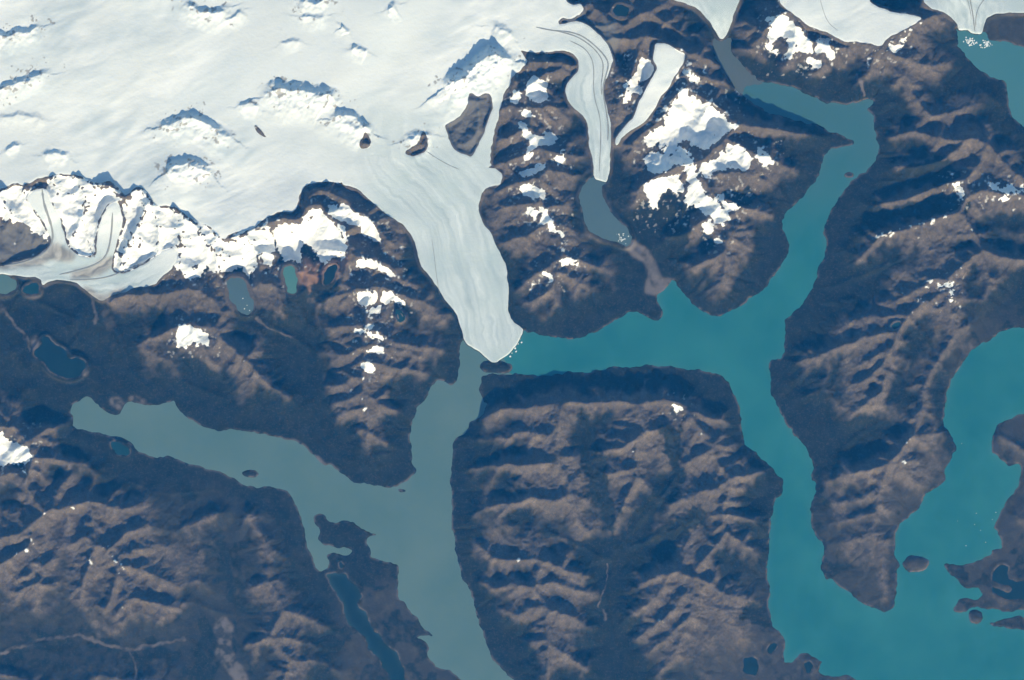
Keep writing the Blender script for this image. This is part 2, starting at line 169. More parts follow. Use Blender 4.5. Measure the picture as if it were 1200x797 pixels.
# ridge crests (x,y,height km above the lakes) and valley floors of the mountains
RIDGES = [P(s) for s in '''
560,490,.5 585,480,.8 605,481,.95 632,476,1.0 660,473,1.0 690,472,1.02 722,470,1.05 745,475,.95 755,472,1.0 772,468,1.05 790,472,1.05 806,480,1.1 830,488,.9 852,492,.6
660,473,1.3 655,500,1.1 650,520,1.1 655,545,1.15 665,565,1.1 672,590,1.1 675,608,.9 690,622,.6
655,500,1.1 638,512,.95 612,506,.85 590,516,.6 560,518,.4
655,543,1.15 625,545,1.05 600,546,1.0 575,548,.7 550,552,.4
668,578,1.1 650,588,1.0 622,583,1.05 606,592,.85 580,592,.7 552,604,.4
560,640,.5 580,655,.8 605,655,.95 640,655,1.0 660,665,.9 690,675,.6
640,655,1.0 625,684,1.05 600,682,.9 575,690,.6
625,684,1.05 645,680,.9 665,690,.8 695,700,.4
625,684,1.05 640,715,1.05 622,708,.9 605,722,.75 582,716,.5
640,715,1.05 665,722,.9 690,740,.5
640,715,1.05 640,750,1.0 660,765,.85 690,782,.6
640,750,1.0 640,790,.8 640,830,.7
745,473,1.2 748,490,1.15 755,505,1.2 745,520,1.1 742,545,1.05 746,560,1.05 738,578,.9 728,598,.7 722,615,.5
748,508,1.15 730,522,1.1 705,530,.8
745,548,1.05 730,554,.9 710,558,.7
756,506,1.2 772,503,1.0 782,500,.95
806,480,1.25 812,495,1.2 830,510,1.15 832,525,1.1 840,545,1.1 857,560,1.2 835,573,1.1 810,580,.95 785,590,.7
857,560,1.2 880,555,.8 895,550,.4
832,520,1.1 855,525,.7
832,530,1.05 815,537,.95 802,542,.75
857,560,1.2 850,585,1.1 845,600,1.1 850,625,1.0 835,645,.9 815,668,1.1
845,600,1.1 870,605,.8 895,610,.4
850,625,1 875,640,.7 892,650,.3
740,688,.5 765,674,.95 785,670,1.2 805,672,1.2 825,680,1.1 842,690,.9 870,700,.6 890,705,.3
785,670,1.2 775,690,1 760,705,.85 740,722,.6 728,730,.35
800,690,1.1 790,715,1 770,732,.85 745,752,.45
815,682,1.1 810,715,1 800,732,.95 780,752,.7 758,770,.4
805,740,.8 790,772,.6 768,792,.4
842,690,.9 855,720,.6 872,742,.4
318,262,1.5 335,259,1.6 352,262,1.65 362,248,1.7 378,242,1.7 392,257,1.6 408,270,1.6 414,290,1.5 418,301,1.5 440,305,1.3 458,315,1.1 470,328,.8 490,335,.5
362,248,1.7 368,230,1.45 376,222,1.3 390,226,1.3 405,232,1.3 420,245,1.4 440,262,1.3 450,280,1.1 462,290,.9
414,290,1.5 405,315,1.35 398,335,1.15
398,335,1.15 418,338,1.4 432,337,1.45 447,337,1.4 465,343,1.2 480,352,1.0 505,360,.7 520,380,.5
418,338,1.4 405,345,1.2 388,350,1.0 376,360,.7
432,337,1.45 430,360,1.3 430,384,1.35 445,390,1.3 460,400,1.2 490,408,.9 515,412,.5
430,384,1.35 408,381,1.0 388,386,.7
430,384,1.35 428,404,1.3 430,420,1.35 428,440,1.2 422,460,1.2 425,475,1.1 428,495,.9 430,520,.6 440,545,.3
428,404,1.3 450,408,1.25 475,412,1.0 492,420,.7
428,404,1.3 405,415,.95 390,420,.6
430,421,1.35 460,430,1.1 480,432,.8 500,437,.5
428,440,1.2 405,448,1.0 386,453,.7
424,462,1.2 405,468,1.0 388,473,.7
425,478,1.1 410,483,.9 393,490,.6
424,465,1.1 450,478,.8 468,485,.4
430,505,.8 455,520,.5
305,335,1.2 320,330,1.3 330,345,1.1 332,370,.7
360,308,1.35 365,330,1.1 352,350,.75
398,335,1.1 385,342,.95
-60,232,1.6 0,229,1.7 25,212,1.75 40,232,1.4 52,256,1.1 62,280,.75
0,229,1.7 15,255,1.2 35,270,.9
60,205,1.7 95,205,1.75 115,215,1.7 130,212,1.75 145,231,1.65 165,216,1.75 180,233,1.7 205,239,1.8 225,255,1.85 245,261,1.7 265,284,1.6 290,274,1.55 318,262,1.5
95,205,1.75 103,238,1.4 94,260,1.2 87,278,.95
60,205,1.7 72,235,1.3 80,262,1.0
145,231,1.65 135,247,1.4 122,262,1.25 116,285,.9
180,233,1.7 165,260,1.5 152,285,1.2 142,302,1.0 140,316,.75
180,233,1.7 190,262,1.5 188,285,1.15
205,239,1.8 216,270,1.6 212,295,1.25 216,320,1.0
225,255,1.85 240,285,1.35 262,305,1.1
245,261,1.7 262,300,1.2
290,274,1.55 305,300,1.3 305,335,1.2
130,352,.65 150,345,.9 175,343,1.0 200,345,1.1 230,338,1.1 250,350,1.0 262,372,1.0 250,385,1.1 225,379,1.2 205,384,1.15 188,394,.8 165,405,.5
216,320,1.0 225,338,1.1
250,385,1.1 262,400,1.1 280,415,1.1 295,430,1.0 310,445,.9 330,460,.7 342,472,.4
225,380,1.2 240,405,1.0 250,425,.7
165,405,.5 180,415,.6 200,425,.5
0,480,.7 20,500,1.0 40,520,1.2 45,540,1.2 30,570,1.1 55,598,1.3 40,610,1.2 32,640,1.2 40,668,1.1 45,690,.9 42,715,.4
-60,508,1.1 0,500,1.1 20,502,1.05
40,610,1.2 15,628,1.0 -30,640,.8
32,640,1.2 5,662,.9 -30,680,.7
40,660,1.1 60,665,.8
45,682,.95 68,692,.6
45,682,.9 22,695,.6
40,520,1.2 60,503,.8 80,498,.4
45,540,1.2 75,542,.9 95,546,.6 120,560,.4
55,598,1.3 80,594,1.1 110,588,1.0 140,598,.8 172,590,.5
80,594,1.1 70,575,1.0 90,556,.8
110,588,1.0 112,612,1.0 115,638,1.2 128,645,1.1 140,660,1.1 165,666,1.0 190,678,.85 210,688,.5
115,638,1.2 100,628,1.0 82,640,.6
115,638,1.2 105,665,1.1 99,690,.9 95,712,.4
140,660,1.1 132,690,1.0 120,715,.6
140,660,1.1 150,700,1.0 135,722,.6
150,700,1.0 178,705,.95 208,712,.5
150,700,1.0 155,725,.7
128,645,1.1 150,626,.9 182,615,.6
140,652,1.0 165,642,.8 195,640,.5
205,625,.5 230,610,.55 260,600,.45
230,650,.5 232,690,.5
290,600,.5 310,640,.6 315,680,.65 330,715,.75 320,745,.7 340,770,.7 330,810,.7
310,640,.6 335,655,.35
315,680,.65 295,690,.5
330,715,.75 355,725,.55 385,740,.3
320,745,.7 345,748,.6 375,760,.3
340,770,.7 370,775,.5 400,790,.3
320,745,.7 300,752,.5
0,790,.45 60,810,.5 120,790,.4 200,800,.45
560,78,1.55 585,74,1.6 602,92,1.5 612,110,1.5 625,128,1.5 620,150,1.5 630,175,1.45 640,200,1.4 632,222,1.35 640,245,1.35 650,264,1.25 655,285,1.1 663,302,1.2 655,318,1.2 650,335,1.0 655,352,.8 640,372,.35
585,74,1.6 605,75,1.45 630,72,1.35 660,72,1.2
612,110,1.5 640,85,1.3 660,80,1.05
625,128,1.5 600,126,1.2 585,132,1.0
620,150,1.5 600,160,1.1 580,168,.8
630,175,1.45 605,188,1.1 580,197,.8
638,205,1.4 610,215,1.25 585,223,.9 570,232,.5
635,240,1.3 605,240,1.1 580,247,.6
650,264,1.25 620,278,1.15 600,283,.9 585,290,.5
663,302,1.2 640,317,1.15 620,325,.85 603,340,.5
650,335,1.0 635,348,.9 615,352,.5
625,128,1.5 650,124,1.0 665,140,.7
630,175,1.45 655,178,1.05 682,185,.65
640,200,1.4 660,203,.95 680,208,.5
640,245,1.35 665,238,.8
650,264,1.25 670,274,.6
663,302,1.2 690,310,.7 715,318,.35
655,318,1.2 685,335,.7 705,345,.35
690,5,1.2 710,25,1.25 730,35,1.25 750,18,1.35 770,8,1.2
750,18,1.35 785,30,1.1 810,45,.8
710,25,1.25 716,48,1.2 740,50,1.3 755,44,1.45 772,48,1.55 800,60,1.55 806,85,1.5 803,103,1.5 812,113,1.4 830,123,1.4 848,131,1.35 856,145,1.3 868,147,1.25 895,150,1 930,155,.7 965,162,.35
755,44,1.45 748,68,1.4 738,98,1.25 728,116,1.1 720,145,.8
803,103,1.5 786,122,1.45 775,145,1.3 758,155,1.05 740,168,.9 732,185,.6
800,62,1.5 830,70,1.0 850,82,.5
806,85,1.5 830,95,1.0 850,97,.7
868,147,1.25 850,165,1.3 868,169,1.35 885,180,1.25 910,190,.9 932,200,.5
850,165,1.3 830,182,1.4 817,189,1.45 795,194,1.25 770,207,1.2 755,219,1.0 742,240,.6
817,189,1.45 818,208,1.45 835,230,1.3 848,255,1.2 853,280,1.2 850,294,1.1 848,320,.85 840,345,.35
835,205,1.3 870,202,1.1 900,212,.7
850,235,1.2 880,247,1.05 905,252,.6
835,250,1.2 820,262,1.05 800,275,.9 778,278,.5
850,294,1.1 825,304,.95 805,312,.55
853,280,1.2 878,290,.7
880,50,1.2 892,38,1.4 915,18,1.45 930,26,1.4 945,50,1.3 960,52,1.35 985,57,1.3 1008,54,1.38 1030,60,1.3 1050,46,1.3 1080,24,1.1 1102,20,.8
892,38,1.4 880,62,.8
930,28,1.4 928,60,1.1 918,82,.7
960,54,1.35 968,78,1.0 950,92,.4
1030,60,1.3 1020,85,.9 1000,102,.4
1030,60,1.3 1060,70,1.1 1085,78,.9 1110,75,.5
1060,70,1.1 1065,110,.8 1090,140,.9 1120,130,.7 1150,122,.4
1040,165,.5 1060,155,.7 1090,160,1.0 1112,166,1.2 1135,160,1.35 1155,168,1.25 1172,190,1.1 1200,210,.9 1250,220,.8
1135,160,1.35 1115,178,1.25 1095,191,1.15 1070,196,.9 1045,194,.5
1155,170,1.25 1145,195,1.2 1130,211,1.25 1100,221,1.15 1075,227,1.0 1050,235,.7 1025,242,.4
1130,211,1.25 1130,235,1.25 1122,250,1.25 1100,258,1.25 1075,266,1.2 1050,272,1.15 1030,278,1.05 1018,290,.8 1002,306,.5
1130,235,1.25 1150,225,1.1 1180,228,1.15 1202,232,1 1250,235,.8
1122,250,1.2 1140,275,1.1 1150,290,1.1 1172,300,.9 1250,310,.7
1150,290,1.1 1135,302,1.1 1112,325,1.1 1112,345,1.1 1110,360,1.0 1095,365,1.0
1150,290,1.1 1160,330,.8 1150,360,.6
1112,325,1.1 1085,330,1.05 1060,344,.9 1040,356,.6
1112,345,1.1 1080,354,1.05 1066,366,1.0 1040,370,.9 1010,374,.7 975,382,.35
1066,366,1.0 1052,385,1.05 1020,396,1.0 990,406,.9 960,419,.75 935,427,.4
1052,385,1.05 1045,405,1.05 1036,425,1.1 1037,445,1.1 1033,459,1.1 1010,473,.9 995,488,.5
1036,428,1.1 1015,446,.95 998,452,.6
1045,405,1.05 1020,425,.9 1005,430,.7
970,432,.75 968,455,.5 945,465,.4
968,455,.5 985,480,.35
1110,360,1.0 1120,390,.7 1100,420,.6 1085,450,.6 1078,480,.7 1070,500,.85 1064,515,.95 1052,530,1.0 1038,543,.95 1015,550,.9 985,556,.6 965,563,.25
1085,450,.6 1065,455,.5
1078,480,.7 1062,490,.65
1064,515,.95 1085,508,.6 1105,505,.3
1050,532,1.0 1060,560,.6 1078,572,.25
1038,543,.95 1030,570,.65 1025,600,.6 1025,625,.6 1032,650,.5 1036,690,.3 1032,708,.12
1030,570,.65 1005,585,.5 975,590,.25
1025,600,.6 1000,608,.45 970,615,.2
1025,625,.6 995,635,.4 975,640,.2
1172,510,.2 1200,525,.4 1250,560,.4
1190,605,.2 1250,640,.3
1160,110,.4 1172,120,.3
545,118,1.25 565,122,1.25 560,150,1.05 545,170,.85
480,176,.9 492,168,.98 502,162,.92
424,165,1.1 431,164,1.1
299,147,1.35 314,162,1.3
'''.strip().split('\n')]
VALLEYS = [P(s) for s in '''
683,492,.9 686,510,.72 692,540,.58 703,570,.48 714,600,.4 719,640,.32 716,670,.26 710,700,.21 715,735,.15 725,765,.1 735,800,.06 740,850,.03
785,508,.85 790,530,.68 795,555,.58 775,580,.5 755,605,.44 735,628,.37 720,645,.32
815,608,.8 790,622,.58 760,632,.45 735,640,.35
640,625,.7 665,632,.5 690,642,.38 714,655,.29
360,335,.65 370,360,.5 378,400,.36 380,440,.24 377,480,.15 376,515,.06 384,542,.01
286,370,.58 300,374,.5 335,393,.4 365,410,.35
346,346,.68 350,358,.6 365,385,.42
384,336,.8 376,345,.65
20,347,.32 8,370,.3 25,395,.27 45,425,.22
20,347,.32 60,360,.3 100,380,.27 80,405,.24
100,440,.2 125,455,.12 150,468,.03
130,370,.4 145,400,.3 150,430,.2 170,450,.1 200,466,.02
200,440,.25 235,455,.2 270,470,.12 310,500,.03
72,640,.55 73,680,.36 76,720,.24 90,745,.16
0,765,.22 30,757,.2 60,750,.18 95,745,.15 140,762,.13 180,757,.11 215,750,.1 245,770,.08 270,800,.05
0,560,.8 20,552,.9
150,565,.25 200,580,.2 250,575,.1
215,700,.3 250,715,.2 275,720,.15 280,760,.1
160,765,.12 158,800,.1
265,640,.3 275,690,.25 275,720,.15
350,655,.1 365,690,.1 385,720,.1 420,770,.08
440,670,.08 450,700,.07 480,750,.06
740,290,.25 755,305,.15 765,320,.08 772,335,.02
727,172,.6 732,215,.4 745,250,.3 752,290,.18
1105,290,.75 1060,300,.48 1020,318,.28 985,332,.14 962,338,.03
1065,420,.55 1060,455,.42 1045,488,.33 1010,508,.2 980,532,.1 958,549,.01
1140,345,.5 1145,370,.4 1130,400,.3 1120,440,.15
1000,350,.4 975,355,.2 955,360,.05
1120,240,.9 1080,243,.7 1040,252,.4 1000,262,.15 975,265,.03
1110,200,.8 1075,208,.6 1040,212,.35 1012,212,.05
880,745,.18 900,770,.06
885,720,.15 900,728,.04
860,230,.8 900,232,.4 925,236,.1
800,245,.8 790,290,.5 785,322,.04
840,112,.8 870,128,.5 900,140,.08
1070,180,.6 1030,182,.05
1050,120,.5 1030,125,.1
590,115,.95 585,150,.8 578,185,.66
'''.strip().split('\n')]
# rises in the ice surface itself: (half width px, height km, crest line)
ICE_BUMPS = [
 (13, .30, '190,150 205,146 218,139 230,139 245,147 260,157 272,163'), (10, .20, '-20,112 0,107 20,100 40,92 58,89'),
 (11, .20, '-20,42 10,44 30,42 50,35'), (9, .08, '0,140 30,135 55,140'), (18, .34, '312,112 325,107 345,108 358,109 375,112 390,115 396,124'),
 (14, .34, '392,140 402,138 414,140 426,149 434,154'), (13, .30, '196,204 206,197 220,193 238,196 248,205'),
 (20, .62, '522,104 533,96 545,92 560,76 572,66 585,68 600,72'), (10, .20, '218,4 226,8 236,16 250,18 270,11'), (7, .10, '264,28 276,22 286,16'),
 (9, .14, '352,20 366,22 382,20'), (7, .13, '402,32 408,38'), (7, .13, '413,58 422,58 432,62'), (9, .2, '352,2 370,6 386,2'),
 (9, .14, '455,12 465,8'), (6, .07, '330,55 345,50 355,52'), (6, .12, '8,178 20,170 26,170'), (8, .13, '54,183 70,182 82,187'),
 (9, .12, '282,125 296,122 306,128'), (12, .2, '475,165 490,160 505,160'), (12, .14, '575,34 590,36 600,46'),
]
ICE_PTS = np.array(P('''577,420,.07 560,392,.14 592,382,.14 555,350,.22 540,310,.3 580,320,.28 500,290,.38 555,270,.4 520,250,.48 480,240,.55 560,220,.55 500,210,.62 580,200,.6 450,180,.75 570,180,.68 400,200,.85 320,210,1.0 250,190,1.1 150,180,1.2 50,170,1.25 -50,150,1.3 60,195,1.3 200,225,1.42 270,268,1.35 340,240,1.2 0,60,1.4 100,80,1.35 200,60,1.3 300,60,1.2 400,60,1.1 480,100,.95 450,10,1.2 550,20,1.1 600,30,1.0 640,45,.92 690,80,.75 685,120,.64 700,160,.5 705,195,.4 703,212,.33 -50,-50,1.6 200,-50,1.5 500,-50,1.3 0,318,.36 -60,316,.38 50,315,.42 110,345,.4 120,330,.5 160,322,.62 180,304,.8 140,280,.85 135,242,1.3 70,275,.72 50,240,1.2 48,224,1.4 205,296,1.0 845,45,.07 830,20,.5 800,-10,.7 862,5,.5 1140,36,.07 1140,10,.22 1110,-20,.5 1190,8,.36 1250,5,.6 920,5,1.4 1000,30,1.3 1065,24,1.15 960,-50,1.5 1030,52,1.3 780,58,1.5 785,90,1.22 760,120,1.02 740,148,.88 723,170,.72 530,70,1.05 510,130,.85 560,150,.8 520,180,.72'''))

# ------------------------------------------------------------------ grids
X0, Y0, NX, NY = -90, -86, 1381, 971                  # one sample per sheet unit (50 m)
rng = np.random.default_rng(11)
yy, xx = np.mgrid[0:NY, 0:NX].astype(np.float32)
yy += Y0; xx += X0

def bspline_matrix(n, cell, off):
    x = np.arange(n) / cell + off
    i = np.floor(x).astype(int); f = x - i
    m = int(i.max()) + 4
    W = np.zeros((n, m), np.float32)
    r = np.arange(n)
    W[r, i] = (1-f)**3/6; W[r, i+1] = (3*f**3-6*f**2+4)/6
    W[r, i+2] = (-3*f**3+3*f**2+3*f+1)/6; W[r, i+3] = f**3/6
    return W
def noise(cx, cy=None, ny=NY, nx=NX):
    cy = cy or cx
    Wy = bspline_matrix(ny, cy, rng.random()); Wx = bspline_matrix(nx, cx, rng.random())
    return (Wy @ rng.uniform(-1, 1, (Wy.shape[1], Wx.shape[1])).astype(np.float32) @ Wx.T) * 1.6
def fbm(c, n=4, g=.5, ny=NY, nx=NX):
    o = 0; a = 1
    for k in range(n):
        o = o + a*noise(c, ny=ny, nx=nx); a *= g; c = max(c/2.0, 1.2)
    return o
def blur(a, s):
    r = int(3*s+1); k = np.exp(-.5*(np.arange(-r, r+1)/s)**2); k /= k.sum()
    for ax in (0, 1):
        p = [(0, 0), (0, 0)]; p[ax] = (r, r)
        b = np.pad(a, p, mode='edge'); o = np.zeros_like(a)
        n = a.shape[ax]
        for j, kv in enumerate(k):
            o += np.float32(kv) * (b[j:j+n] if ax == 0 else b[:, j:j+n])
        a = o
    return a
def sample(F, x, y):                                   # nearest sample of a grid at sheet coordinates
    return F[np.clip(np.round(np.asarray(y)-Y0).astype(int), 0, NY-1), np.clip(np.round(np.asarray(x)-X0).astype(int), 0, NX-1)]

WX, WY = fbm(9, 3, .62), fbm(9, 3, .62)                # the same ragged wander for every outline
WX2, WY2 = fbm(4, 2, .8), fbm(4, 2, .8)
def ragged(poly, amp, amp2=0.0, step=1.6):
    a = np.array(poly, float)[:, :2]
    b = np.roll(a, -1, 0)                              # one corner cut, then fine resampling
    a = np.stack([a*.8+b*.2, a*.2+b*.8], 1).reshape(-1, 2)
    out = []
    for p, q in zip(a, np.roll(a, -1, 0)):
        n = max(1, int(np.hypot(*(q-p))/step))
        t = np.arange(n)[:, None]/n
        out.append(p*(1-t)+q*t)
    a = np.concatenate(out)
    dx = amp*sample(WX, a[:, 0], a[:, 1]) + amp2*sample(WX2, a[:, 0], a[:, 1])
    dy = amp*sample(WY, a[:, 0], a[:, 1]) + amp2*sample(WY2, a[:, 0], a[:, 1])
    return a + np.stack([dx, dy], 1)
def coverage(poly, soft=.75, pad=6):
    """soft inside-ness of an outline, as (row slice, col slice, array)"""
    SS = 3
    x0 = int(max(np.floor(poly[:, 0].min())-pad, X0)) ; x1 = int(min(np.ceil(poly[:, 0].max())+pad, X0+NX-1))
    y0 = int(max(np.floor(poly[:, 1].min())-pad, Y0)) ; y1 = int(min(np.ceil(poly[:, 1].max())+pad, Y0+NY-1))
    w, h = x1-x0+1, y1-y0+1
    big = np.zeros((h*SS, w*SS), np.float32)
    px, py = poly[:, 0], poly[:, 1]; qx, qy = np.roll(px, -1), np.roll(py, -1)
    for r in range(h*SS):
        y = y0 - .5 + (r+.5)/SS
        c = (py <= y) != (qy <= y)
        if not c.any(): continue
        xs = np.sort(px[c] + (y-py[c])*(qx[c]-px[c])/(qy[c]-py[c]))
        xi = np.clip(np.round((xs - x0 + .5)*SS).astype(int), 0, w*SS)
        for a, b in zip(xi[::2], xi[1::2]): big[r, a:b] = 1
    m = big.reshape(h, SS, w, SS).mean((1, 3))
    return slice(y0-Y0, y1-Y0+1), slice(x0-X0, x1-X0+1), blur(m, soft)
def put_max(F, cov):
    ys, xs, m = cov
    F[ys, xs] = np.maximum(F[ys, xs], m)

lake_cov = [coverage(ragged(L[4], 1.0, 1.15)) for L in LAKES]
isl_cov = [coverage(ragged(I[1], .6, .4)) for I in ISLANDS]
ice_cov = [coverage(ragged(I[3], 1.0 if k == 0 else .7, .9 if k == 0 else .4), .8) for k, I in enumerate(ICE)]
nun_cov = [coverage(ragged(N[1], .9, .6), .7) for N in NUNATAKS]
snow_cov = [coverage(ragged(S[1], 1.0*S[2], 1.1*S[2]), 2.4, 10) for S in SNOW]

CUT, CUT_W = .62, 8.0
LK = np.zeros((NY, NX), np.float32); LVL = np.zeros((NY, NX), np.float32)
for L, c in zip(LAKES, lake_cov):
    ys, xs, m = c
    LVL[ys, xs] = np.where(m > LK[ys, xs], L[3], LVL[ys, xs]); put_max(LK, c)
for c in isl_cov:
    ys, xs, m = c; LK[ys, xs] = np.minimum(LK[ys, xs], 1-m)
IC = np.zeros((NY, NX), np.float32)
ice_soft = np.zeros((len(ICE), NY, NX), np.float16)
for k, c in enumerate(ice_cov):
    put_max(IC, c)
    ice_soft[k][c[0], c[1]] = c[2]
# neighbouring ice bodies meet without a seam
U = np.zeros((NY, NX), np.float32)
for c in ice_cov: U[c[0], c[1]] += c[2]
IC = np.maximum(IC, np.clip(U, 0, 1))
for c in nun_cov:
    ys, xs, m = c; IC[ys, xs] = np.minimum(IC[ys, xs], 1-m)

LK = np.minimum(LK, 1-IC)

# height of the ice surface: smooth through the known points, plus snow ridges
def idw(pts, step=4):
    gy, gx = np.mgrid[0:NY:step, 0:NX:step].astype(np.float32); gy += Y0; gx += X0
    num = np.zeros_like(gx); den = np.zeros_like(gx)
    for x, y, z in pts:
        wt = 1/((gx-x)**2+(gy-y)**2+60)**1.6
        num += wt*z; den += wt
    return blur(num/den, 2.5)
def upsample(a, step, ny=NY, nx=NX):
    iy = np.arange(ny)/step; ix = np.arange(nx)/step
    def lin(a, t):
        i = np.minimum(t.astype(int), a.shape[0]-2); f = np.clip(t-i, 0, 1).astype(np.float32)[:, None]
        return a[i]*(1-f)+a[i+1]*f
    return lin(lin(a, iy).T, ix).T
HI = upsample(idw(ICE_PTS), 4)
def line_dist(pts, step=1, win=40):
    """distance to a polyline inside its own window"""
    a = np.array(pts, float)
    x0 = int(max(a[:, 0].min()-win, X0)); x1 = int(min(a[:, 0].max()+win, X0+NX-1))
    y0 = int(max(a[:, 1].min()-win, Y0)); y1 = int(min(a[:, 1].max()+win, Y0+NY-1))
    ys, xs = slice(y0-Y0, y1-Y0+1), slice(x0-X0, x1-X0+1)
    gx = xx[ys, xs] + 2.2*WX[ys, xs]; gy = yy[ys, xs] + 2.2*WY[ys, xs]
    best = np.full(gx.shape, 1e9, np.float32); side = np.zeros_like(best); tt = np.zeros_like(best); acc = 0
    for p, q in zip(a[:-1, :2], a[1:, :2]):
        d = q-p; l2 = (d**2).sum(); ln = math.sqrt(l2)
        t = np.clip(((gx-p[0])*d[0]+(gy-p[1])*d[1])/l2, 0, 1)
        dd = np.hypot(gx-p[0]-t*d[0], gy-p[1]-t*d[1])
        m = dd < best
        best = np.where(m, dd, best); side = np.where(m, np.sign((gx-p[0])*d[1]-(gy-p[1])*d[0]), side); tt = np.where(m, acc+t*ln, tt)
        acc += ln
    return ys, xs, best, side, tt/max(acc, 1e-6)
for wd, hh, s in ICE_BUMPS:
    ys, xs, d, sd_, t = line_dist(P(s), win=wd*2.4+4)
    up = (sd_ > 0) if P(s)[0][0] < P(s)[-1][0] else (sd_ < 0)      # away from the sun: steep; towards it: a long slope
    wdt = np.where(up, wd*.62, wd*2.3)
    prof = np.clip(1-d/wdt, 0, 1)
    taper = np.clip(np.minimum(t, 1-t)*5+.25, 0, 1)
    HI[ys, xs] += hh*taper*prof**1.35*(1+.16*WX2[ys, xs]+.12*WX[ys, xs])
HI += .012*fbm(40, 3, .5) * np.clip((HI-.6)*3, 0, 1)
def drift(theta, l1, l2, seed):
    """noise drawn out along a direction (sheet degrees, counter-clockwise)"""
    g = np.random.default_rng(seed); A = blur(g.uniform(-1, 1, (420, 420)).astype(np.float32), .7)*2
    th = math.radians(theta); wx = xx + 5*noise60[0]; wy = yy + 5*noise60[1]
    u = (wx*math.cos(th) - wy*math.sin(th))/l1 + 200; v = (wx*math.sin(th) + wy*math.cos(th))/l2 + 150
    u = np.clip(u, 0, 418); v = np.clip(v, 0, 418); i = v.astype(int); j = u.astype(int); f = v-i; h = u-j
    return (A[i, j]*(1-h)+A[i, j+1]*h)*(1-f) + (A[i+1, j]*(1-h)+A[i+1, j+1]*h)*f
noise60 = (fbm(60, 3, .6), fbm(60, 3, .6))
SAST = .5*drift(24, 26, 7, 1) + .3*drift(30, 11, 3.2, 2) + .22*drift(18, 6, 2.2, 3) + .45*drift(20, 70, 16, 4)
SAST = SAST*np.clip(.75+.9*fbm(70, 2), .15, 1.5)
HI += .024*SAST*np.clip((HI-.75)*4, .0, 1)

# ------------------------------------------------------------------ mountains: a surface stretched over crests and valley floors, then cut by running water
ST = 2
ey, ex = np.mgrid[0:NY:ST, 0:NX:ST]
EY, EX = ey.shape
lk2, ic2 = LK[::ST, ::ST], IC[::ST, ::ST]
fixed = (lk2 > .5) | (ic2 > .5)
fval = np.where(lk2 > .5, LVL[::ST, ::ST], HI[::ST, ::ST])
con = fixed.copy(); val = np.where(fixed, fval, 0).astype(np.float32)
w1, w2 = WX[::ST, ::ST], WY[::ST, ::ST]
wob = (fbm(34, 3, .5), fbm(34, 3, .5))
ridge_mask = np.zeros((EY, EX), bool)
def burn(lines, wander, lift, keep_high):
    for l in lines:
        a = np.array(l, float)
        for p, q in zip(a[:-1], a[1:]):
            n = max(2, int(np.hypot(*(q-p)[:2])*1.5))
            for t in np.linspace(0, 1, n):
                x, y, z = p*(1-t)+q*t
                jx = x + wander*float(sample(wob[0], x, y)); jy = y + wander*float(sample(wob[1], x, y))
                i = int(round((jy-Y0)/ST)); j = int(round((jx-X0)/ST))
                if 0 <= i < EY and 0 <= j < EX and not fixed[i, j]:
                    z = z + lift*float(sample(wob[0], x+300, y))
                    if con[i, j]: z = max(z, val[i, j]) if keep_high else min(z, val[i, j])
                    con[i, j] = True; val[i, j] = z
                    if keep_high: ridge_mask[i, j] = True
burn(RIDGES, 3.2, .06, True)
def side_spurs(lines, gap, length, drop):
    out = []
    for l in lines:
        a = np.array(l, float); s_ = rng.random()*gap
        for p, q in zip(a[:-1], a[1:]):
            ln = np.hypot(*(q-p)[:2]); d = (q-p)[:2]/max(ln, 1e-6)
            while s_ < ln:
                c = p + (q-p)*(s_/ln)
                for sg in (-1, 1):
                    if rng.random() < .25: continue
                    an = sg*(1.15+.45*rng.normal()); L_ = length*(.5+.9*rng.random())*(.5+.5*min(c[2], 1.2))
                    pts = [c]; ang = math.atan2(d[1], d[0])+an; x, y = c[0], c[1]
                    for k in range(1, 5):
                        ang += .3*rng.normal()
                        x += math.cos(ang)*L_/4; y += math.sin(ang)*L_/4
                        pts.append((x, y, c[2]*(1-drop*k/4)*(1+.05*rng.normal())))
                    out.append([tuple(v) for v in pts])
                s_ += gap*(.6+.9*rng.random())
            s_ -= ln
    return out
VD = np.full((NY, NX), 99, np.float32)
for l in VALLEYS[:4] + VALLEYS[5:8] + VALLEYS[27:30] + VALLEYS[31:34]:
    ys, xs, d, sd_, t = line_dist(l, win=20); VD[ys, xs] = np.minimum(VD[ys, xs], d)
SPURS = []
for l in side_spurs(RIDGES, 13, 19, .5):                # spurs stop at the valley floors
    k = next((i for i, p in enumerate(l) if sample(VD, p[0], p[1]) < 9), len(l))
    if k >= 2: SPURS.append(l[:k])
burn(SPURS, 1.5, .03, True)
burn(VALLEYS, 2.0, 0, False)
for I, c in zip(ISLANDS, isl_cov):
    ys, xs, m = c
    core = np.zeros((NY, NX), np.float32); core[ys, xs] = m
    core = core[::ST, ::ST] > .9
    con |= core; val = np.where(core, I[2]*.8, val)

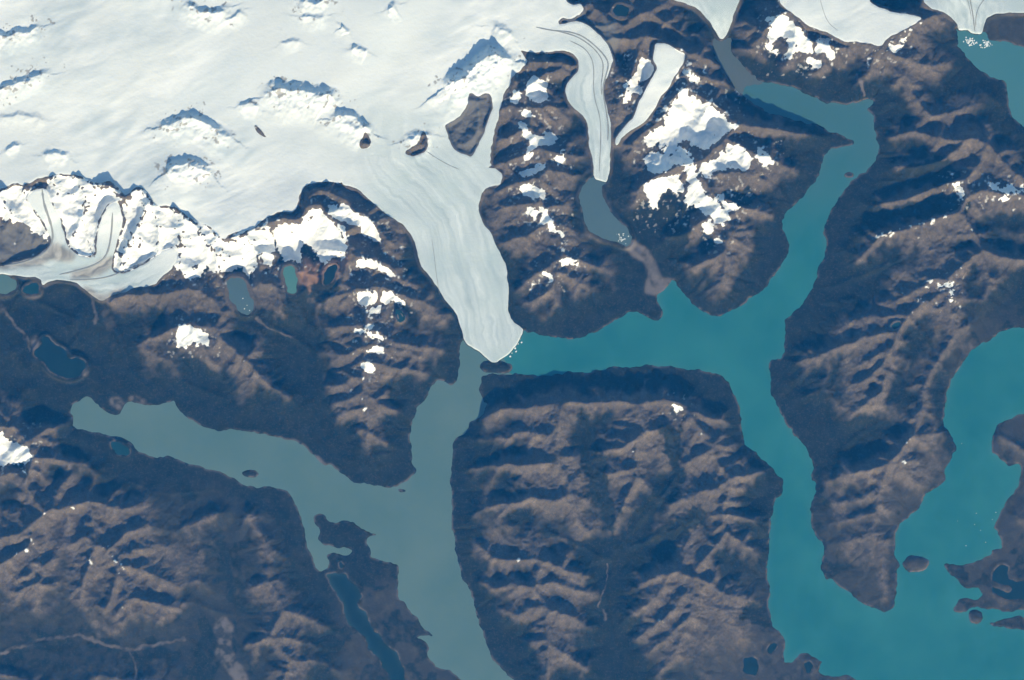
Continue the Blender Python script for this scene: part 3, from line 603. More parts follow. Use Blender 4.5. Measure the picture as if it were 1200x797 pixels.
def membrane(con, val):
    pyr = [(con.astype(np.float32), np.where(con, val, 0))]
    while min(pyr[-1][0].shape) > 24:
        cw, cv = pyr[-1]
        h, w_ = cw.shape; H, W_ = (h+1)//2, (w_+1)//2
        cw = np.pad(cw, ((0, 2*H-h), (0, 2*W_-w_))); cv = np.pad(cv, ((0, 2*H-h), (0, 2*W_-w_)))
        s = cw.reshape(H, 2, W_, 2).sum((1, 3)); v = cv.reshape(H, 2, W_, 2).sum((1, 3))
        m = s > 0
        pyr.append((m.astype(np.float32), np.where(m, v/np.maximum(s, 1), 0)))
    z = np.full(pyr[-1][0].shape, .5, np.float32)
    for k in range(len(pyr)-1, -1, -1):
        cw, cv = pyr[k]
        if z.shape != cw.shape:
            z = np.repeat(np.repeat(z, 2, 0), 2, 1)[:cw.shape[0], :cw.shape[1]]
        m = cw > 0
        for it in range(120 if k else 60):
            p = np.pad(z, 1, mode='edge')
            z = .25*(p[:-2, 1:-1]+p[2:, 1:-1]+p[1:-1, :-2]+p[1:-1, 2:])
            z = np.where(m, cv, z)
    return z.astype(np.float32)
M = membrane(con, val.astype(np.float32))
def distance_to(mask):
    n, m = mask.shape
    gi, gj = np.mgrid[0:n, 0:m].astype(np.int32)
    si = np.where(mask, gi, -9999); sj = np.where(mask, gj, -9999)
    k = 32
    while k >= 1:
        for di in (-k, 0, k):
            for dj in (-k, 0, k):
                if not (di or dj): continue
                a = np.full((n, m), -9999, np.int32); b = a.copy()
                ys, yd = (slice(max(di, 0), n+min(di, 0)), slice(max(-di, 0), n+min(-di, 0)))
                xs, xd = (slice(max(dj, 0), m+min(dj, 0)), slice(max(-dj, 0), m+min(-dj, 0)))
                a[yd, xd] = si[ys, xs]; b[yd, xd] = sj[ys, xs]
                g = (gi-a)**2.0+(gj-b)**2.0 < (gi-si)**2.0+(gj-sj)**2.0
                si = np.where(g, a, si); sj = np.where(g, b, sj)
        k //= 2
    return np.sqrt((gi-si)**2.0+(gj-sj)**2.0).astype(np.float32)
# between the crests the flanks fall away into gullies
RD = np.minimum(distance_to(ridge_mask)*ST, 60)
hollow = CUT*np.clip(1+.7*fbm(14, 3, .6, EY, EX), .25, 1.5)*(1-np.exp(-(RD/CUT_W)**1.0))
M = np.where(con, np.where(ridge_mask, M*1.04, M), M*(1-hollow)).astype(np.float32)

def receivers(h, fix, dx):
    p = np.pad(h, 1, mode='edge'); n, m = h.shape
    best = np.zeros_like(h); idx = np.arange(n*m).reshape(n, m); rcv = idx.copy(); dist = np.full(h.shape, dx, np.float32)
    for di in (-1, 0, 1):
        for dj in (-1, 0, 1):
            if not (di or dj): continue
            ds = dx*math.hypot(di, dj)
            s = (h - p[1+di:1+di+n, 1+dj:1+dj+m])/ds
            g = s > best
            if di == -1: g[0] = False
            if di == 1: g[-1] = False
            if dj == -1: g[:, 0] = False
            if dj == 1: g[:, -1] = False
            best = np.where(g, s, best); rcv = np.where(g, idx+di*m+dj, rcv); dist = np.where(g, ds, dist)
    rcv = np.where(fix, idx, rcv)
    return rcv.ravel(), dist.ravel()
def erode(h, fix, target, iters, kdt, dx, sig, relax=.5, mexp=.48, diff=.02, hold=None):
    h = h.copy(); n = h.size
    soft = kdt*np.exp(.5*fbm(24, 3, .6, *h.shape)).ravel()
    for it in range(iters):
        rcv, dist = receivers(h, fix, dx)
        d = (rcv != np.arange(n)).astype(np.int32); p = rcv.copy()
        for _ in range(14):
            d = d + d[p]; p = p[p]
        order = np.argsort(d, kind='stable'); cnt = np.bincount(d)
        edges = np.concatenate([[0], np.cumsum(cnt)])
        A = np.full(n, dx*dx, np.float64)
        for k in range(len(cnt)-1, 0, -1):
            nd = order[edges[k]:edges[k+1]]
            np.add.at(A, rcv[nd], A[nd])
        F = soft*np.minimum(A, 4.0)**mexp/dist
        hv = h.ravel().copy()
        for k in range(1, len(cnt)):
            nd = order[edges[k]:edges[k+1]]
            f = F[nd]
            hv[nd] = (hv[nd]+f*hv[rcv[nd]])/(1+f)
        hn = hv.reshape(h.shape)
        hn = np.where(fix, h, hn)
        up = blur(target-hn, sig)
        hn = hn + relax*np.clip(up, 0, None)
        p_ = np.pad(hn, 1, mode='edge')
        hn = hn + diff*(p_[:-2, 1:-1]+p_[2:, 1:-1]+p_[1:-1, :-2]+p_[1:-1, 2:]-4*hn)
        h = np.where(fix, h, hn).astype(np.float32)
    return h
start = np.where(fixed, fval, np.maximum(M + .05*fbm(10, 4, .6, EY, EX)*np.clip(M*1.5, .1, 1), .004)).astype(np.float32)
E = erode(start, fixed, M, 26, .018, .1, 4.0)
print('eroded', round(time.time()-T_START, 1))
T = upsample(E, ST)
if True:
    fix1 = (LK > .5) | (IC > .5)
    f1 = np.where(LK > .5, LVL, HI)
    M1 = blur(T, 1.0)
    T = np.where(fix1, f1, M1 + .040*fbm(6, 4, .75)*np.clip(M1*2, .1, 1)).astype(np.float32)
    T = erode(T, fix1, M1, 9, .013, .05, 5.0, .5, diff=.008)
print('fine', round(time.time()-T_START, 1))
land = np.clip(1-np.maximum(LK, IC)*1.6, 0, 1)
T = T + .005*fbm(3.0, 2, .7)*land*np.clip(T*2.2, .15, 1)
T = np.where(LK > .5, np.maximum(T, LVL), T)
T = blur(T, .42)

# ------------------------------------------------------------------ final surfaces
def smooth(a, lo, hi):
    t = np.clip((a-lo)/(hi-lo), 0, 1); return t*t*(3-2*t)
IC = np.where(IC > .02, IC, 0)
for L, c in zip(LAKES, lake_cov):                      # shores never lie below their own water
    ys, xs, m = c
    near = smooth(blur(blur(np.pad(m, 12), 3.5), 2.5)[12:-12, 12:-12], .0, .22)*(IC[ys, xs] < .4)
    T[ys, xs] = T[ys, xs] + near*np.clip(L[3]+.003-T[ys, xs], 0, None)
near = smooth(blur(IC, 2.6), .02, .35)*(LK < .05)*(IC < .6)      # the glaciers fill their beds to the brim
T = T + near*np.clip(HI-.004-T, 0, .5)
edge = np.minimum(np.minimum(xx-X0, X0+NX-1-xx), np.minimum(yy-Y0, Y0+NY-1-yy))
rim = .12 + .88*smooth(edge, 0, 38)                     # far outside the view the relief sinks into the plain
T = T*rim; HI = HI*rim
ZT = T + .014 - .028*LK                                  # rock and soil
ZI = ZT + .022*(IC-.5)                                  # ice: above the rock inside its margin, below it outside
ZI = np.where(IC > .5, np.minimum(ZI, HI + .025), ZI)
gy_, gx_ = np.gradient(T, .05)
SLOPE = blur(np.hypot(gx_, gy_), .8)


# snow sheets
RIB = T - blur(T, 2.6); FN = fbm(2.2, 2, .8)
S_TOT = np.full((NY, NX), -1, np.float32)
SN1, SN2 = fbm(4, 3, .75), fbm(11, 3, .6)
snow_c = []
for S, c in zip(SNOW, snow_cov):
    ys, xs, m = c
    rib = RIB[ys, xs]
    v = m - .47 + .26*FN[ys, xs] - 7.5*np.clip(rib, -.04, .04)*(.5+S[3]) + .22*(SN1[ys, xs])*S[2]
    v = v - S[3]*(np.clip(.8*SN1[ys, xs]+.4*SN2[ys, xs]-.25, 0, 1.2) + .55*np.clip(SLOPE[ys, xs]-.85, 0, 1))
    if S[3] == .55: v = v + .8*blur(IC, 3.0)[ys, xs]*(m > .05)
    v = np.minimum(np.minimum(v, .5-IC[ys, xs]), -S_TOT[ys, xs])
    S_TOT[ys, xs] = np.maximum(S_TOT[ys, xs], v)
    snow_c.append((ys, xs, np.clip(v, -.5, .5).astype(np.float32)))

def pieces(m):
    """number the connected pieces of a small mask"""
    lab_ = np.where(m, np.arange(1, m.size+1).reshape(m.shape), 0)
    while True:
        p = np.pad(lab_, 1); q = lab_
        for a in (p[:-2, 1:-1], p[2:, 1:-1], p[1:-1, :-2], p[1:-1, 2:], p[:-2, :-2], p[:-2, 2:], p[2:, :-2], p[2:, 2:]): q = np.maximum(q, a)
        q = np.where(m, q, 0)
        if (q == lab_).all(): return lab_
        lab_ = q
flecks = np.zeros((NY, NX), np.float32); fringe = np.zeros((NY, NX), np.float32)
for k, (ys, xs, v) in enumerate(snow_c):                # the main sheet, its larger outliers, and flecks too small to be a sheet
    fringe[ys, xs] = np.maximum(fringe[ys, xs], smooth(v+.25*FN[ys, xs], -.08, .10)*.3)
    P_ = pieces(v > 0); ids, cnt = np.unique(P_[P_ > 0], return_counts=True)
    ids = ids[np.argsort(-cnt)]; cnt = np.sort(cnt)[::-1]
    parts_ = []
    for n_, (i_, c_) in enumerate(zip(ids, cnt)):
        if n_ == 0 or (c_ >= 7 and n_ < 40): parts_.append(np.where((P_ == i_) | (v <= 0), v, -.5))
        elif c_ >= 3: flecks[ys, xs] = np.maximum(flecks[ys, xs], (P_ == i_)*1.0)
    snow_c[k] = (ys, xs, parts_)

# what covers the ground
dry = smooth(yy, 640, 760)*smooth(xx, 740, 860)
dry = np.maximum(dry, smooth(xx, 1085, 1150)*smooth(yy, 330, 420)*.8)
dry = np.maximum(dry, smooth(xx, 1010, 1040)*smooth(yy, 500, 560)*.8)
dry = np.maximum(dry, .75*smooth(xx, 935, 985)*smooth(yy, 560, 610))
dry = np.maximum(dry, .75*smooth(yy, 655, 700)*smooth(xx, 380, 410)*smooth(560-xx, 0, 60))
dry = np.maximum(dry, .45*smooth(yy, 540, 600)*smooth(400-xx, 0, 120))
dry = np.maximum(dry, .6*smooth(xx, 1085, 1120)*smooth(95-yy, 0, 40))
VN = fbm(22, 4, .6)
VN2 = fbm(4, 2, .6)
gdn = np.gradient(T, .05)[0]                            # + : falls towards the upper edge
tree = .36 + .15*VN + .05*VN2 - .30*dry
VEG = smooth(tree - T, -.24, .10) * (1-.45*smooth(SLOPE, .75, 1.3))
VEG = VEG*(1-.45*dry*smooth(.25+VN, 0, .4))
valley_wood = smooth(12.5+6*VN+3.5*VN2-VD, -2, 4)*(T < 1.0)
VEG = np.maximum(VEG, valley_wood*.97)
shore = np.clip(blur(LK, 1.6)*2.2, 0, 1)*(1-np.clip(LK*2, 0, 1))
VEG = VEG*(1-.55*shore*smooth(VN2+.2*VN, -.5, .4))
SED = np.zeros((NY, NX), np.float32)
for s in ('731,290 741,280 752,287 764,298 770,312 774,325 788,328 782,340 769,347 757,344 756,334 763,322 756,308 742,300',
         
          '36,398 42,392 46,404 40,412 35,405', '96,432 104,430 104,440 97,441', '128,467 142,466 146,475 138,481 130,474', '150,466 160,463 172,471 165,476 154,474',
          '370,533 378,540 383,546 376,547 369,540', '248,735 262,722 274,738 268,755 278,775 292,800 280,806 262,780 252,770 256,752'):
    put_max(SED, coverage(ragged(P(s), 1.2, .8), 1.3))
def streak_line(F, s, wd, amt):
    ys, xs, d, sd_, t = line_dist(P(s), win=8)
    F[ys, xs] = np.maximum(F[ys, xs], amt*np.clip(1.3-d/wd, 0, 1))
for s, wd, a in (('0,360 12,375 25,388 32,400 36,412', 1.8, .9), ('0,768 20,760 50,750 90,745 120,755 145,763 180,757 215,749', 2.0, .8),
                 ('152,765 160,785 158,800', 1.3, .6), ('300,372 318,384 335,392 346,394', 1.2, .7), ('1004,88 1008,100 1013,113', 1.4, 1.1),
                 ('712,662 711,690 705,702 701,712', 1.0, .7), ('706,715 708,728', 1.4, .6), ('744,470 752,460 758,445', 1.6, .5),
                 ('108,345 112,360 112,378', 1.8, .5), ('1010,455 1000,470 985,478', .9, .4)):
    streak_line(SED, s, wd, a)
REDM = np.zeros((NY, NX), np.float32)
put_max(REDM, coverage(ragged(P('358,292 366,286 376,296 384,308 394,302 404,298 410,302 404,315 396,325 384,335 374,345 362,344 352,334 352,318 356,306'), 2, 1), 2.5))
put_max(REDM, coverage(ragged(P('0,236 0,300 -20,300 -20,236'), 2, 1), 2.5))
GREY = np.zeros((NY, NX), np.float32)
for s in ('-20,258 20,262 52,262 62,280 55,298 20,304 -20,308', '656,0 685,2 690,30 660,30', '518,148 552,106 580,116 555,188 530,180', '690,28 720,20 728,48 712,90 708,60'):
    put_max(GREY, coverage(ragged(P(s), 2, 1), 2.5))
SED *= np.clip(.62+.55*VN2+.3*VN + .5*smooth(xx, 700, 720)*smooth(880-xx, 0, 10)*smooth(360-yy, 0, 10), .1, 1)
SED = np.maximum(SED, .55*smooth(blur(LK, 1.1), .08, .4)*(1-smooth(LK, .5, .7))*smooth(VN2+.9*VN, -.1, .6)*(IC < .05))
VEG = VEG*(1-SED)*(1-GREY)
DUST = np.zeros((NY, NX), np.float32)                   # last snow flecks on the highest crests
hi_ = T - blur(T, 7)
SPK = fbm(3.2, 2, .7)
SPZ = noise(38)
DUST = smooth(SPK*.8 + .4*SN1 + .95*SPZ + hi_*1.2 + (T-1.05)*1.3, 1.5, 1.75)*smooth(T, .62, .85)
DUST *= np.clip(1-np.maximum(VEG, IC)*2, 0, 1)
DUST = np.maximum(np.maximum(DUST, blur(flecks, .5)), fringe*smooth(FN+.4*SN1, -.2, .6)*(1-np.clip(GREY, 0, 1)))
TONE = .5 + .28*fbm(26, 4, .6) + .10*fbm(3, 2, .7)
DUST = np.where(yy > 690, DUST*.5, DUST)

# ice: bare-ice amount, flow bands, dirt
BARE = np.clip(smooth(.98-HI, 0, .35), 0, 1)
FLOW = np.zeros((NY, NX), np.float32)
lut = rng.uniform(-1, 1, (64, 400)).astype(np.float32)
lut = blur(lut, .8)*1.8
def flow_bands(s, wd, width=1.3, length=.16):
    ys, xs, d, sd_, t = line_dist(P(s), win=wd)
    u = np.clip(d*sd_/width + 200, 0, 398); v = np.clip(t/length*4 + 8, 0, 62)
    i = u.astype(int); f = u-i; j = v.astype(int); g = v-j
    val_ = (lut[j, i]*(1-f)+lut[j, i+1]*f)*(1-g) + (lut[j+1, i]*(1-f)+lut[j+1, i+1]*f)*g
    wgt = np.clip(1.3-d/wd, 0, 1)*np.clip(np.minimum(t, 1-t)*12, 0, 1)
    FLOW[ys, xs] = FLOW[ys, xs]*(1-wgt) + val_*wgt
flow_bands('430,0 455,60 470,110 462,150 470,185 505,215 535,250 548,300 565,350 580,430', 62, 2.2)
flow_bands('560,5 610,20 655,45 690,62 694,85 686,112 698,140 703,170 703,225', 26, 1.2)
flow_bands('-10,312 40,311 66,302 72,280 58,245 42,222', 22, 1.3)
flow_bands('-10,320 60,322 105,318 128,295 136,260 136,230', 18, 1.1)
flow_bands('60,330 120,338 160,328 190,310 215,290', 16, 1.1)
flow_bands('800,-12 825,4 842,28 846,60', 16, 1.2)
flow_bands('1115,-30 1130,0 1139,20 1142,50', 40, 1.2)
FLOW0 = FLOW.copy(); FLOW[:] = 0
flow_bands('430,0 455,60 470,110 462,150 470,185 505,215 535,250 548,300 565,350 580,430', 62, .9, .22)
FLOW = .6*FLOW0 + np.where((xx < 622) & (xx > 380), .6*FLOW, .4*FLOW0)
DIRT = np.zeros((NY, NX), np.float32)
for s in ('-20,300 20,300 52,298 62,282 78,290 92,300 82,308 60,306 40,312 20,316 -20,312', '84,318 110,312 126,300 140,300 130,318 105,326 84,328', '96,335 120,344 150,338 146,348 120,356 100,344'):
    put_max(DIRT, coverage(ragged(P(s), 1.6, 1), 2))

for wd, hh, s in ICE_BUMPS:                             # rock showing through on the snow ridges
    if hh < .2: continue
    ys, xs, d, sd_, t = line_dist(P(s), win=20)
    DIRT[ys, xs] = np.maximum(DIRT[ys, xs], smooth(SN1[ys, xs]+.5*SPK[ys, xs]-d*.045, .55, .75)*.9)
ZI = ZI + .004*FLOW*BARE*np.clip(IC*4-3, 0, 1)
SHOAL = np.clip(blur(1-LK, 4.0)*1.5, 0, 1)*np.clip(.55+.6*VN, 0, 1)

# ------------------------------------------------------------------ materials
def mat(name):
    m = bpy.data.materials.new(name); m.use_nodes = True
    n = m.node_tree; b = n.nodes["Principled BSDF"]
    return m, n, b
def node(n, kind, **kw):
    x = n.nodes.new(kind)
    for k, v in kw.items(): setattr(x, k, v)
    return x
def attr(n, name):
    return node(n, 'ShaderNodeAttribute', attribute_name=name).outputs['Fac']
def mixc(n, fac, a, b, mode='MIX'):
    x = node(n, 'ShaderNodeMix', data_type='RGBA', blend_type=mode)
    for sock, v in ((x.inputs[0], fac), (x.inputs[6], a), (x.inputs[7], b)):
        if hasattr(v, 'is_output'): n.links.new(v, sock)
        elif isinstance(v, (int, float)): sock.default_value = v
        else: sock.default_value = (*v, 1)
    return x.outputs[2]
def mth(n, op, a, b=0.0, c=None, clamp=False):
    x = node(n, 'ShaderNodeMath', operation=op, use_clamp=clamp)
    for sock, v in zip(x.inputs, (a, b, c)):
        if v is None: continue
        if hasattr(v, 'is_output'): n.links.new(v, sock)
        else: sock.default_value = v
    return x.outputs[0]
def ntex(n, scale, detail=4, rough=.6, stretch=None, rot=0):
    co = node(n, 'ShaderNodeTexCoord').outputs['Object']
    if stretch:
        mp = node(n, 'ShaderNodeMapping'); mp.inputs['Rotation'].default_value = (0, 0, rot); mp.inputs['Scale'].default_value = stretch
        n.links.new(co, mp.inputs['Vector']); co = mp.outputs[0]
    t = node(n, 'ShaderNodeTexNoise'); t.inputs['Scale'].default_value = scale; t.inputs['Detail'].default_value = detail; t.inputs['Roughness'].default_value = rough
    n.links.new(co, t.inputs['Vector']); return t.outputs['Fac']
def rng01(n, v, lo, hi):
    x = node(n, 'ShaderNodeMapRange'); n.links.new(v, x.inputs[0]); x.inputs[1].default_value = lo; x.inputs[2].default_value = hi
    return x.outputs[0]
def bump(n, b, h, strength, dist):
    x = node(n, 'ShaderNodeBump'); x.inputs['Strength'].default_value = strength; x.inputs['Distance'].default_value = dist
    n.links.new(h, x.inputs['Height']); n.links.new(x.outputs[0], b.inputs['Normal'])

ROCK_A, ROCK_B, ROCK_C = (.086, .073, .060), (.130, .107, .086), (.21, .168, .13)
FOREST_A, FOREST_B = (.008, .014, .009), (.022, .027, .016)
def ground_material(name, attrs=True):
    m, n, b = mat(name)
    fine = ntex(n, 8.0, 6, .8); mid = ntex(n, 1.6, 5, .62)
    tone = attr(n, 'tone') if attrs else ntex(n, .4)
    rock = mixc(n, rng01(n, tone, .15, .85), ROCK_A, ROCK_B)
    rock = mixc(n, rng01(n, mid, .50, .78), rock, ROCK_C)
    rock = mixc(n, rng01(n, fine, .50, .68), rock, (.062, .054, .046))
    rock = mixc(n, rng01(n, fine, .45, .30), rock, (.19, .155, .12))
    if attrs:
        rock = mixc(n, mth(n, 'MULTIPLY', attr(n, 'red'), .8), rock, (.27, .155, .10))
        rock = mixc(n, mth(n, 'MULTIPLY', attr(n, 'grey'), .8), rock, (.14, .14, .14))
        forest = mixc(n, rng01(n, mid, .35, .7), FOREST_A, FOREST_B)
        forest = mixc(n, rng01(n, fine, .52, .68), forest, (.060, .056, .044))
        col = mixc(n, attr(n, 'veg'), rock, forest)
        col = mixc(n, attr(n, 'sed'), col, mixc(n, mid, (.12, .105, .10), (.19, .165, .15)))
        col = mixc(n, attr(n, 'dust'), col, (.80, .81, .82))
    else:
        col = mixc(n, rng01(n, ntex(n, .12, 5), .45, .55), rock, FOREST_B)
    n.links.new(col, b.inputs['Base Color'])
    b.inputs['Roughness'].default_value = .95; b.inputs['Specular IOR Level'].default_value = .1
    bump(n, b, fine, .8, .03)
    return m
M_GROUND = ground_material('mountain_ground')
M_PLAIN = ground_material('plain_ground', False)
def ice_material():
    m, n, b = mat('glacier_ice')
    wind = ntex(n, 1.0, 5, .6, (.22, .9, 1), R(-32)); soft = ntex(n, .35, 4, .55); fine = ntex(n, 5, 5, .65)
    snow = mixc(n, rng01(n, wind, .42, .70), (.91, .94, .96), (.80, .85, .88))
    snow = mixc(n, rng01(n, attr(n, 'wind'), -.35, .65), snow, (.55, .635, .70))
    snow = mixc(n, rng01(n, soft, .45, .75), snow, (.78, .82, .84))
    ice = mixc(n, rng01(n, attr(n, 'flow'), -.9, .9), (.40, .49, .54), (.71, .78, .82))
    ice = mixc(n, rng01(n, soft, .5, .75), ice, (.46, .56, .60))
    col = mixc(n, attr(n, 'bare'), snow, ice)
    dirt = mixc(n, rng01(n, attr(n, 'flow'), -.6, .6), (.20, .20, .20), (.48, .47, .45))
    col = mixc(n, attr(n, 'dirt'), col, dirt)
    col = mixc(n, rng01(n, fine, .60, .9), col, (.5, .56, .59))
    n.links.new(col, b.inputs['Base Color']); b.inputs['Roughness'].default_value = .8; b.inputs['Specular IOR Level'].default_value = .2
    bump(n, b, fine, .45, .03)
    return m
M_ICE = ice_material()
def snow_material():
    m, n, b = mat('old_snow')
    s = ntex(n, 1.2, 5, .62); f = ntex(n, 6, 5, .65)
    col = mixc(n, rng01(n, s, .40, .72), (.91, .925, .93), (.78, .80, .81))
    col = mixc(n, rng01(n, f, .60, .80), col, (.60, .605, .60))
    n.links.new(col, b.inputs['Base Color']); b.inputs['Roughness'].default_value = .8; b.inputs['Specular IOR Level'].default_value = .2
    bump(n, b, f, .35, .02)
    return m
M_SNOW = snow_material()
def water_material(name, a, c, p0=None, p1=None, d=None):
    """a..c: silt colours; with p0, p1 the silt thins out from one end of the lake to the other"""
    m, n, b = mat(name)
    t = ntex(n, .22, 4, .6); f = ntex(n, 2.2, 3, .6, (1, .35, 1), R(20))
    col = mixc(n, rng01(n, t, .35, .68), a, c)
    if d:
        co = node(n, 'ShaderNodeNewGeometry').outputs['Position']; sx = node(n, 'ShaderNodeSeparateXYZ'); n.links.new(co, sx.inputs[0])
        yv = mth(n, 'ADD', sx.outputs[1], mth(n, 'MULTIPLY', mth(n, 'SUBTRACT', t, .5), 7.0))
        g = node(n, 'ShaderNodeMapRange', interpolation_type='SMOOTHSTEP'); n.links.new(yv, g.inputs[0]); g.inputs[1].default_value = p0; g.inputs[2].default_value = p1
        col = mixc(n, g.outputs[0], col, d)
    col = mixc(n, mth(n, 'MULTIPLY', f, .10), col, (.12, .2, .22))
    col = mixc(n, mth(n, 'MULTIPLY', attr(n, 'shoal'), .22), col, (.14, .225, .22))
    n.links.new(col, b.inputs['Base Color']); b.inputs['Roughness'].default_value = .35; b.inputs['Specular IOR Level'].default_value = .3
    return m
WATER = {
 'grey': water_material('silty_grey_water', (.084, .162, .162), (.116, .190, .180)),
 'turquoise': water_material('turquoise_water', (.010, .138, .162), (.027, .184, .194), 4.0, 13.0, (.050, .145, .165)),
 'teal': water_material('teal_water', (.055, .18, .205), (.065, .19, .21)),
 'slate': water_material('slate_water', (.075, .125, .14), (.085, .14, .155)),
 'silt': water_material('silt_water', (.088, .118, .118), (.105, .125, .12)),
 'blue': water_material('blue_water', (.003, .034, .044), (.005, .042, .052)),
 'deep': water_material('deep_blue_water', (.0006, .012, .014), (.001, .017, .019)),
 'green': water_material('milky_green_water', (.07, .20, .19), (.09, .22, .20)),
}
def rubble_material():
    m, n, b = mat('moraine_rubble')
    f = ntex(n, 12, 5, .7)
    n.links.new(mixc(n, f, (.20, .215, .225), (.36, .375, .385)), b.inputs['Base Color']); b.inputs['Roughness'].default_value = .95
    return m
M_RUB = rubble_material()
def berg_material():
    m, n, b = mat('berg_ice')
    n.links.new(mixc(n, ntex(n, 20, 3), (.72, .78, .80), (.86, .88, .88)), b.inputs['Base Color']); b.inputs['Roughness'].default_value = .5
    return m
M_BERG = berg_material()

# ------------------------------------------------------------------ mesh builders
def to_world(px, py): return (px-600.0)/20.0, (398.5-py)/20.0
def grid_object(name, face, z, material, attrs=(), origin=None):
    """one mesh from the chosen cells of the grid; the object's origin sits on the surface in its middle"""
    fi, fj = np.nonzero(face)
    if len(fi) == 0: return None
    a = fi*NX+fj
    quad = np.stack([a+NX, a+NX+1, a+1, a], 1)
    tri = np.concatenate([quad[:, [0, 1, 2]], quad[:, [0, 2, 3]]])
    used = np.zeros(NX*NY, bool); used[tri.ravel()] = True
    vid = np.nonzero(used)[0]
    remap = np.zeros(NX*NY, np.int32); remap[vid] = np.arange(len(vid))
    tri = remap[tri]
    X, Y = to_world(vid % NX + X0, vid//NX + Y0)
    Z = np.broadcast_to(z, (NY, NX)).ravel()[vid]
    o3 = np.array([(X.min()+X.max())/2, (Y.min()+Y.max())/2, float(Z.min())])
    co = np.stack([X, Y, Z], 1).astype(np.float32) - o3.astype(np.float32)
    me = bpy.data.meshes.new(name)
    me.vertices.add(len(vid)); me.vertices.foreach_set('co', co.ravel())
    me.loops.add(tri.size); me.loops.foreach_set('vertex_index', tri.ravel().astype(np.int32))
    me.polygons.add(len(tri)); me.polygons.foreach_set('loop_start', np.arange(0, tri.size, 3, dtype=np.int32))
    me.polygons.foreach_set('use_smooth', np.ones(len(tri), bool))
    for an, F in attrs:
        at = me.attributes.new(an, 'FLOAT', 'POINT'); at.data.foreach_set('value', F.ravel()[vid].astype(np.float32))
    me.update(calc_edges=True)
    me.materials.append(material)
    o = bpy.data.objects.new(name, me); COL.objects.link(o); o.location = o3
    return o
def tag(o, label, cat=None, group=None, kind=None):
    o['label'] = label
    if cat: o['category'] = cat
    if group: o['group'] = group
    if kind: o['kind'] = kind
    return o
def face_any(m): return m[:-1, :-1] | m[1:, :-1] | m[:-1, 1:] | m[1:, 1:]
def face_all(m): return m[:-1, :-1] & m[1:, :-1] & m[:-1, 1:] & m[1:, 1:]
def full(c, fill=0.0):
    F = np.full((NY, NX), fill, np.float32); F[c[0], c[1]] = c[2]; return F
G_ATTR = [('veg', VEG), ('tone', TONE), ('sed', SED), ('red', REDM), ('grey', GREY), ('dust', DUST)]
I_ATTR = [('bare', BARE), ('flow', FLOW), ('dirt', DIRT), ('wind', SAST)]

# ------------------------------------------------------------------ the ground
wide_lake = blur(LK, 1.5); wide_ice = blur(IC, 1.5)
keep = ~face_all((wide_lake > .985) | (wide_ice > .985))
own = np.zeros((NY-1, NX-1), bool)                      # cells that belong to islands and nunataks
isl_face, nun_face = [], []
for c in isl_cov:
    f = face_any(full((c[0], c[1], blur(c[2], 1.2))) > .03) & ~own; own |= f; isl_face.append(f)
for c in nun_cov:
    f = face_any(full((c[0], c[1], blur(c[2], 1.0))) > .04) & ~own; own |= f; nun_face.append(f)
LAND = [
 ('mountains', 'brown mountain range with green valleys right of the turquoise arms', None),
 ('mountains', 'snow ribbed and forested mountains left of the broad glacier tongue', '-90,180 430,180 560,340 560,430 530,460 500,600 420,600 340,545 180,500 100,475 60,468 -90,478'),
 ('mountains', 'dark mountain block between the broad glacier and the narrow striped one', '500,40 690,40 700,200 715,250 745,285 775,320 780,400 600,440 540,380 540,130'),
 ('mountains', 'snowy mountain block between the narrow glacier and the upper turquoise arm', '640,-90 845,-90 845,70 870,110 1010,150 1005,180 950,260 920,345 850,400 800,360 777,322 745,285 715,250 700,200 690,40 650,40'),
 ('peninsula', 'square brown peninsula between the grey and the turquoise lake arms', '528,442 600,439 700,425 870,425 930,560 915,740 1012,800 1012,870 640,870 560,760 520,600 520,520 545,500'),
 ('hills', 'brown ridged hills filling the lower left corner', '-90,478 60,468 84,490 180,525 300,562 352,570 372,660 480,680 560,800 575,870 -90,870'),
 ('headland', 'low mauve headland with ragged bays on the right edge', '1100,470 1290,470 1290,880 1100,880'),
 ('headland', 'dark rounded headland in the top right corner beyond the teal lake', '1150,10 1290,10 1290,130 1160,60'),
]
lab = np.zeros((NY, NX), np.int32)
for k, L in enumerate(LAND):
    if L[2]:
        c = coverage(np.array(P(L[2])), .3)
        F = full(c); lab[F > .5] = k
flab = lab[:-1, :-1]
for k, L in enumerate(LAND):
    o = grid_object(L[0], keep & ~own & (flab == k), ZT, M_GROUND, G_ATTR)
    if o: tag(o, L[1], kind='structure')
me = bpy.data.meshes.new('ground')
s = 420.0; me.from_pydata([(-s, -s, 0), (s, -s, 0), (s, s, 0), (-s, s, 0)], [], [(0, 1, 2, 3)]); me.materials.append(M_PLAIN)
o = bpy.data.objects.new('ground', me); COL.objects.link(o); o.location = (0, 0, -.12); tag(o, 'plain brown and green land around and beneath the mountains', kind='structure')

# ------------------------------------------------------------------ lakes
for L, c in zip(LAKES, lake_cov):
    F = full(c)
    o = grid_object(L[0], face_any(F > .01), np.float32(L[3]), WATER[L[2]], [('shoal', SHOAL if len(L[4]) > 25 else SHOAL*0)])
    tag(o, L[1], kind='structure')
# ------------------------------------------------------------------ islands and nunataks
for I, f in zip(ISLANDS, isl_face):
    o = grid_object('island', f, ZT, M_GROUND, G_ATTR)
    if o: tag(o, I[0], 'island', 'islands in the lakes')
for N, f in zip(NUNATAKS, nun_face):
    o = grid_object('nunatak', f, ZT, M_GROUND, G_ATTR)
    if o: tag(o, N[0], 'rock outcrop', 'rock outcrops in the ice')
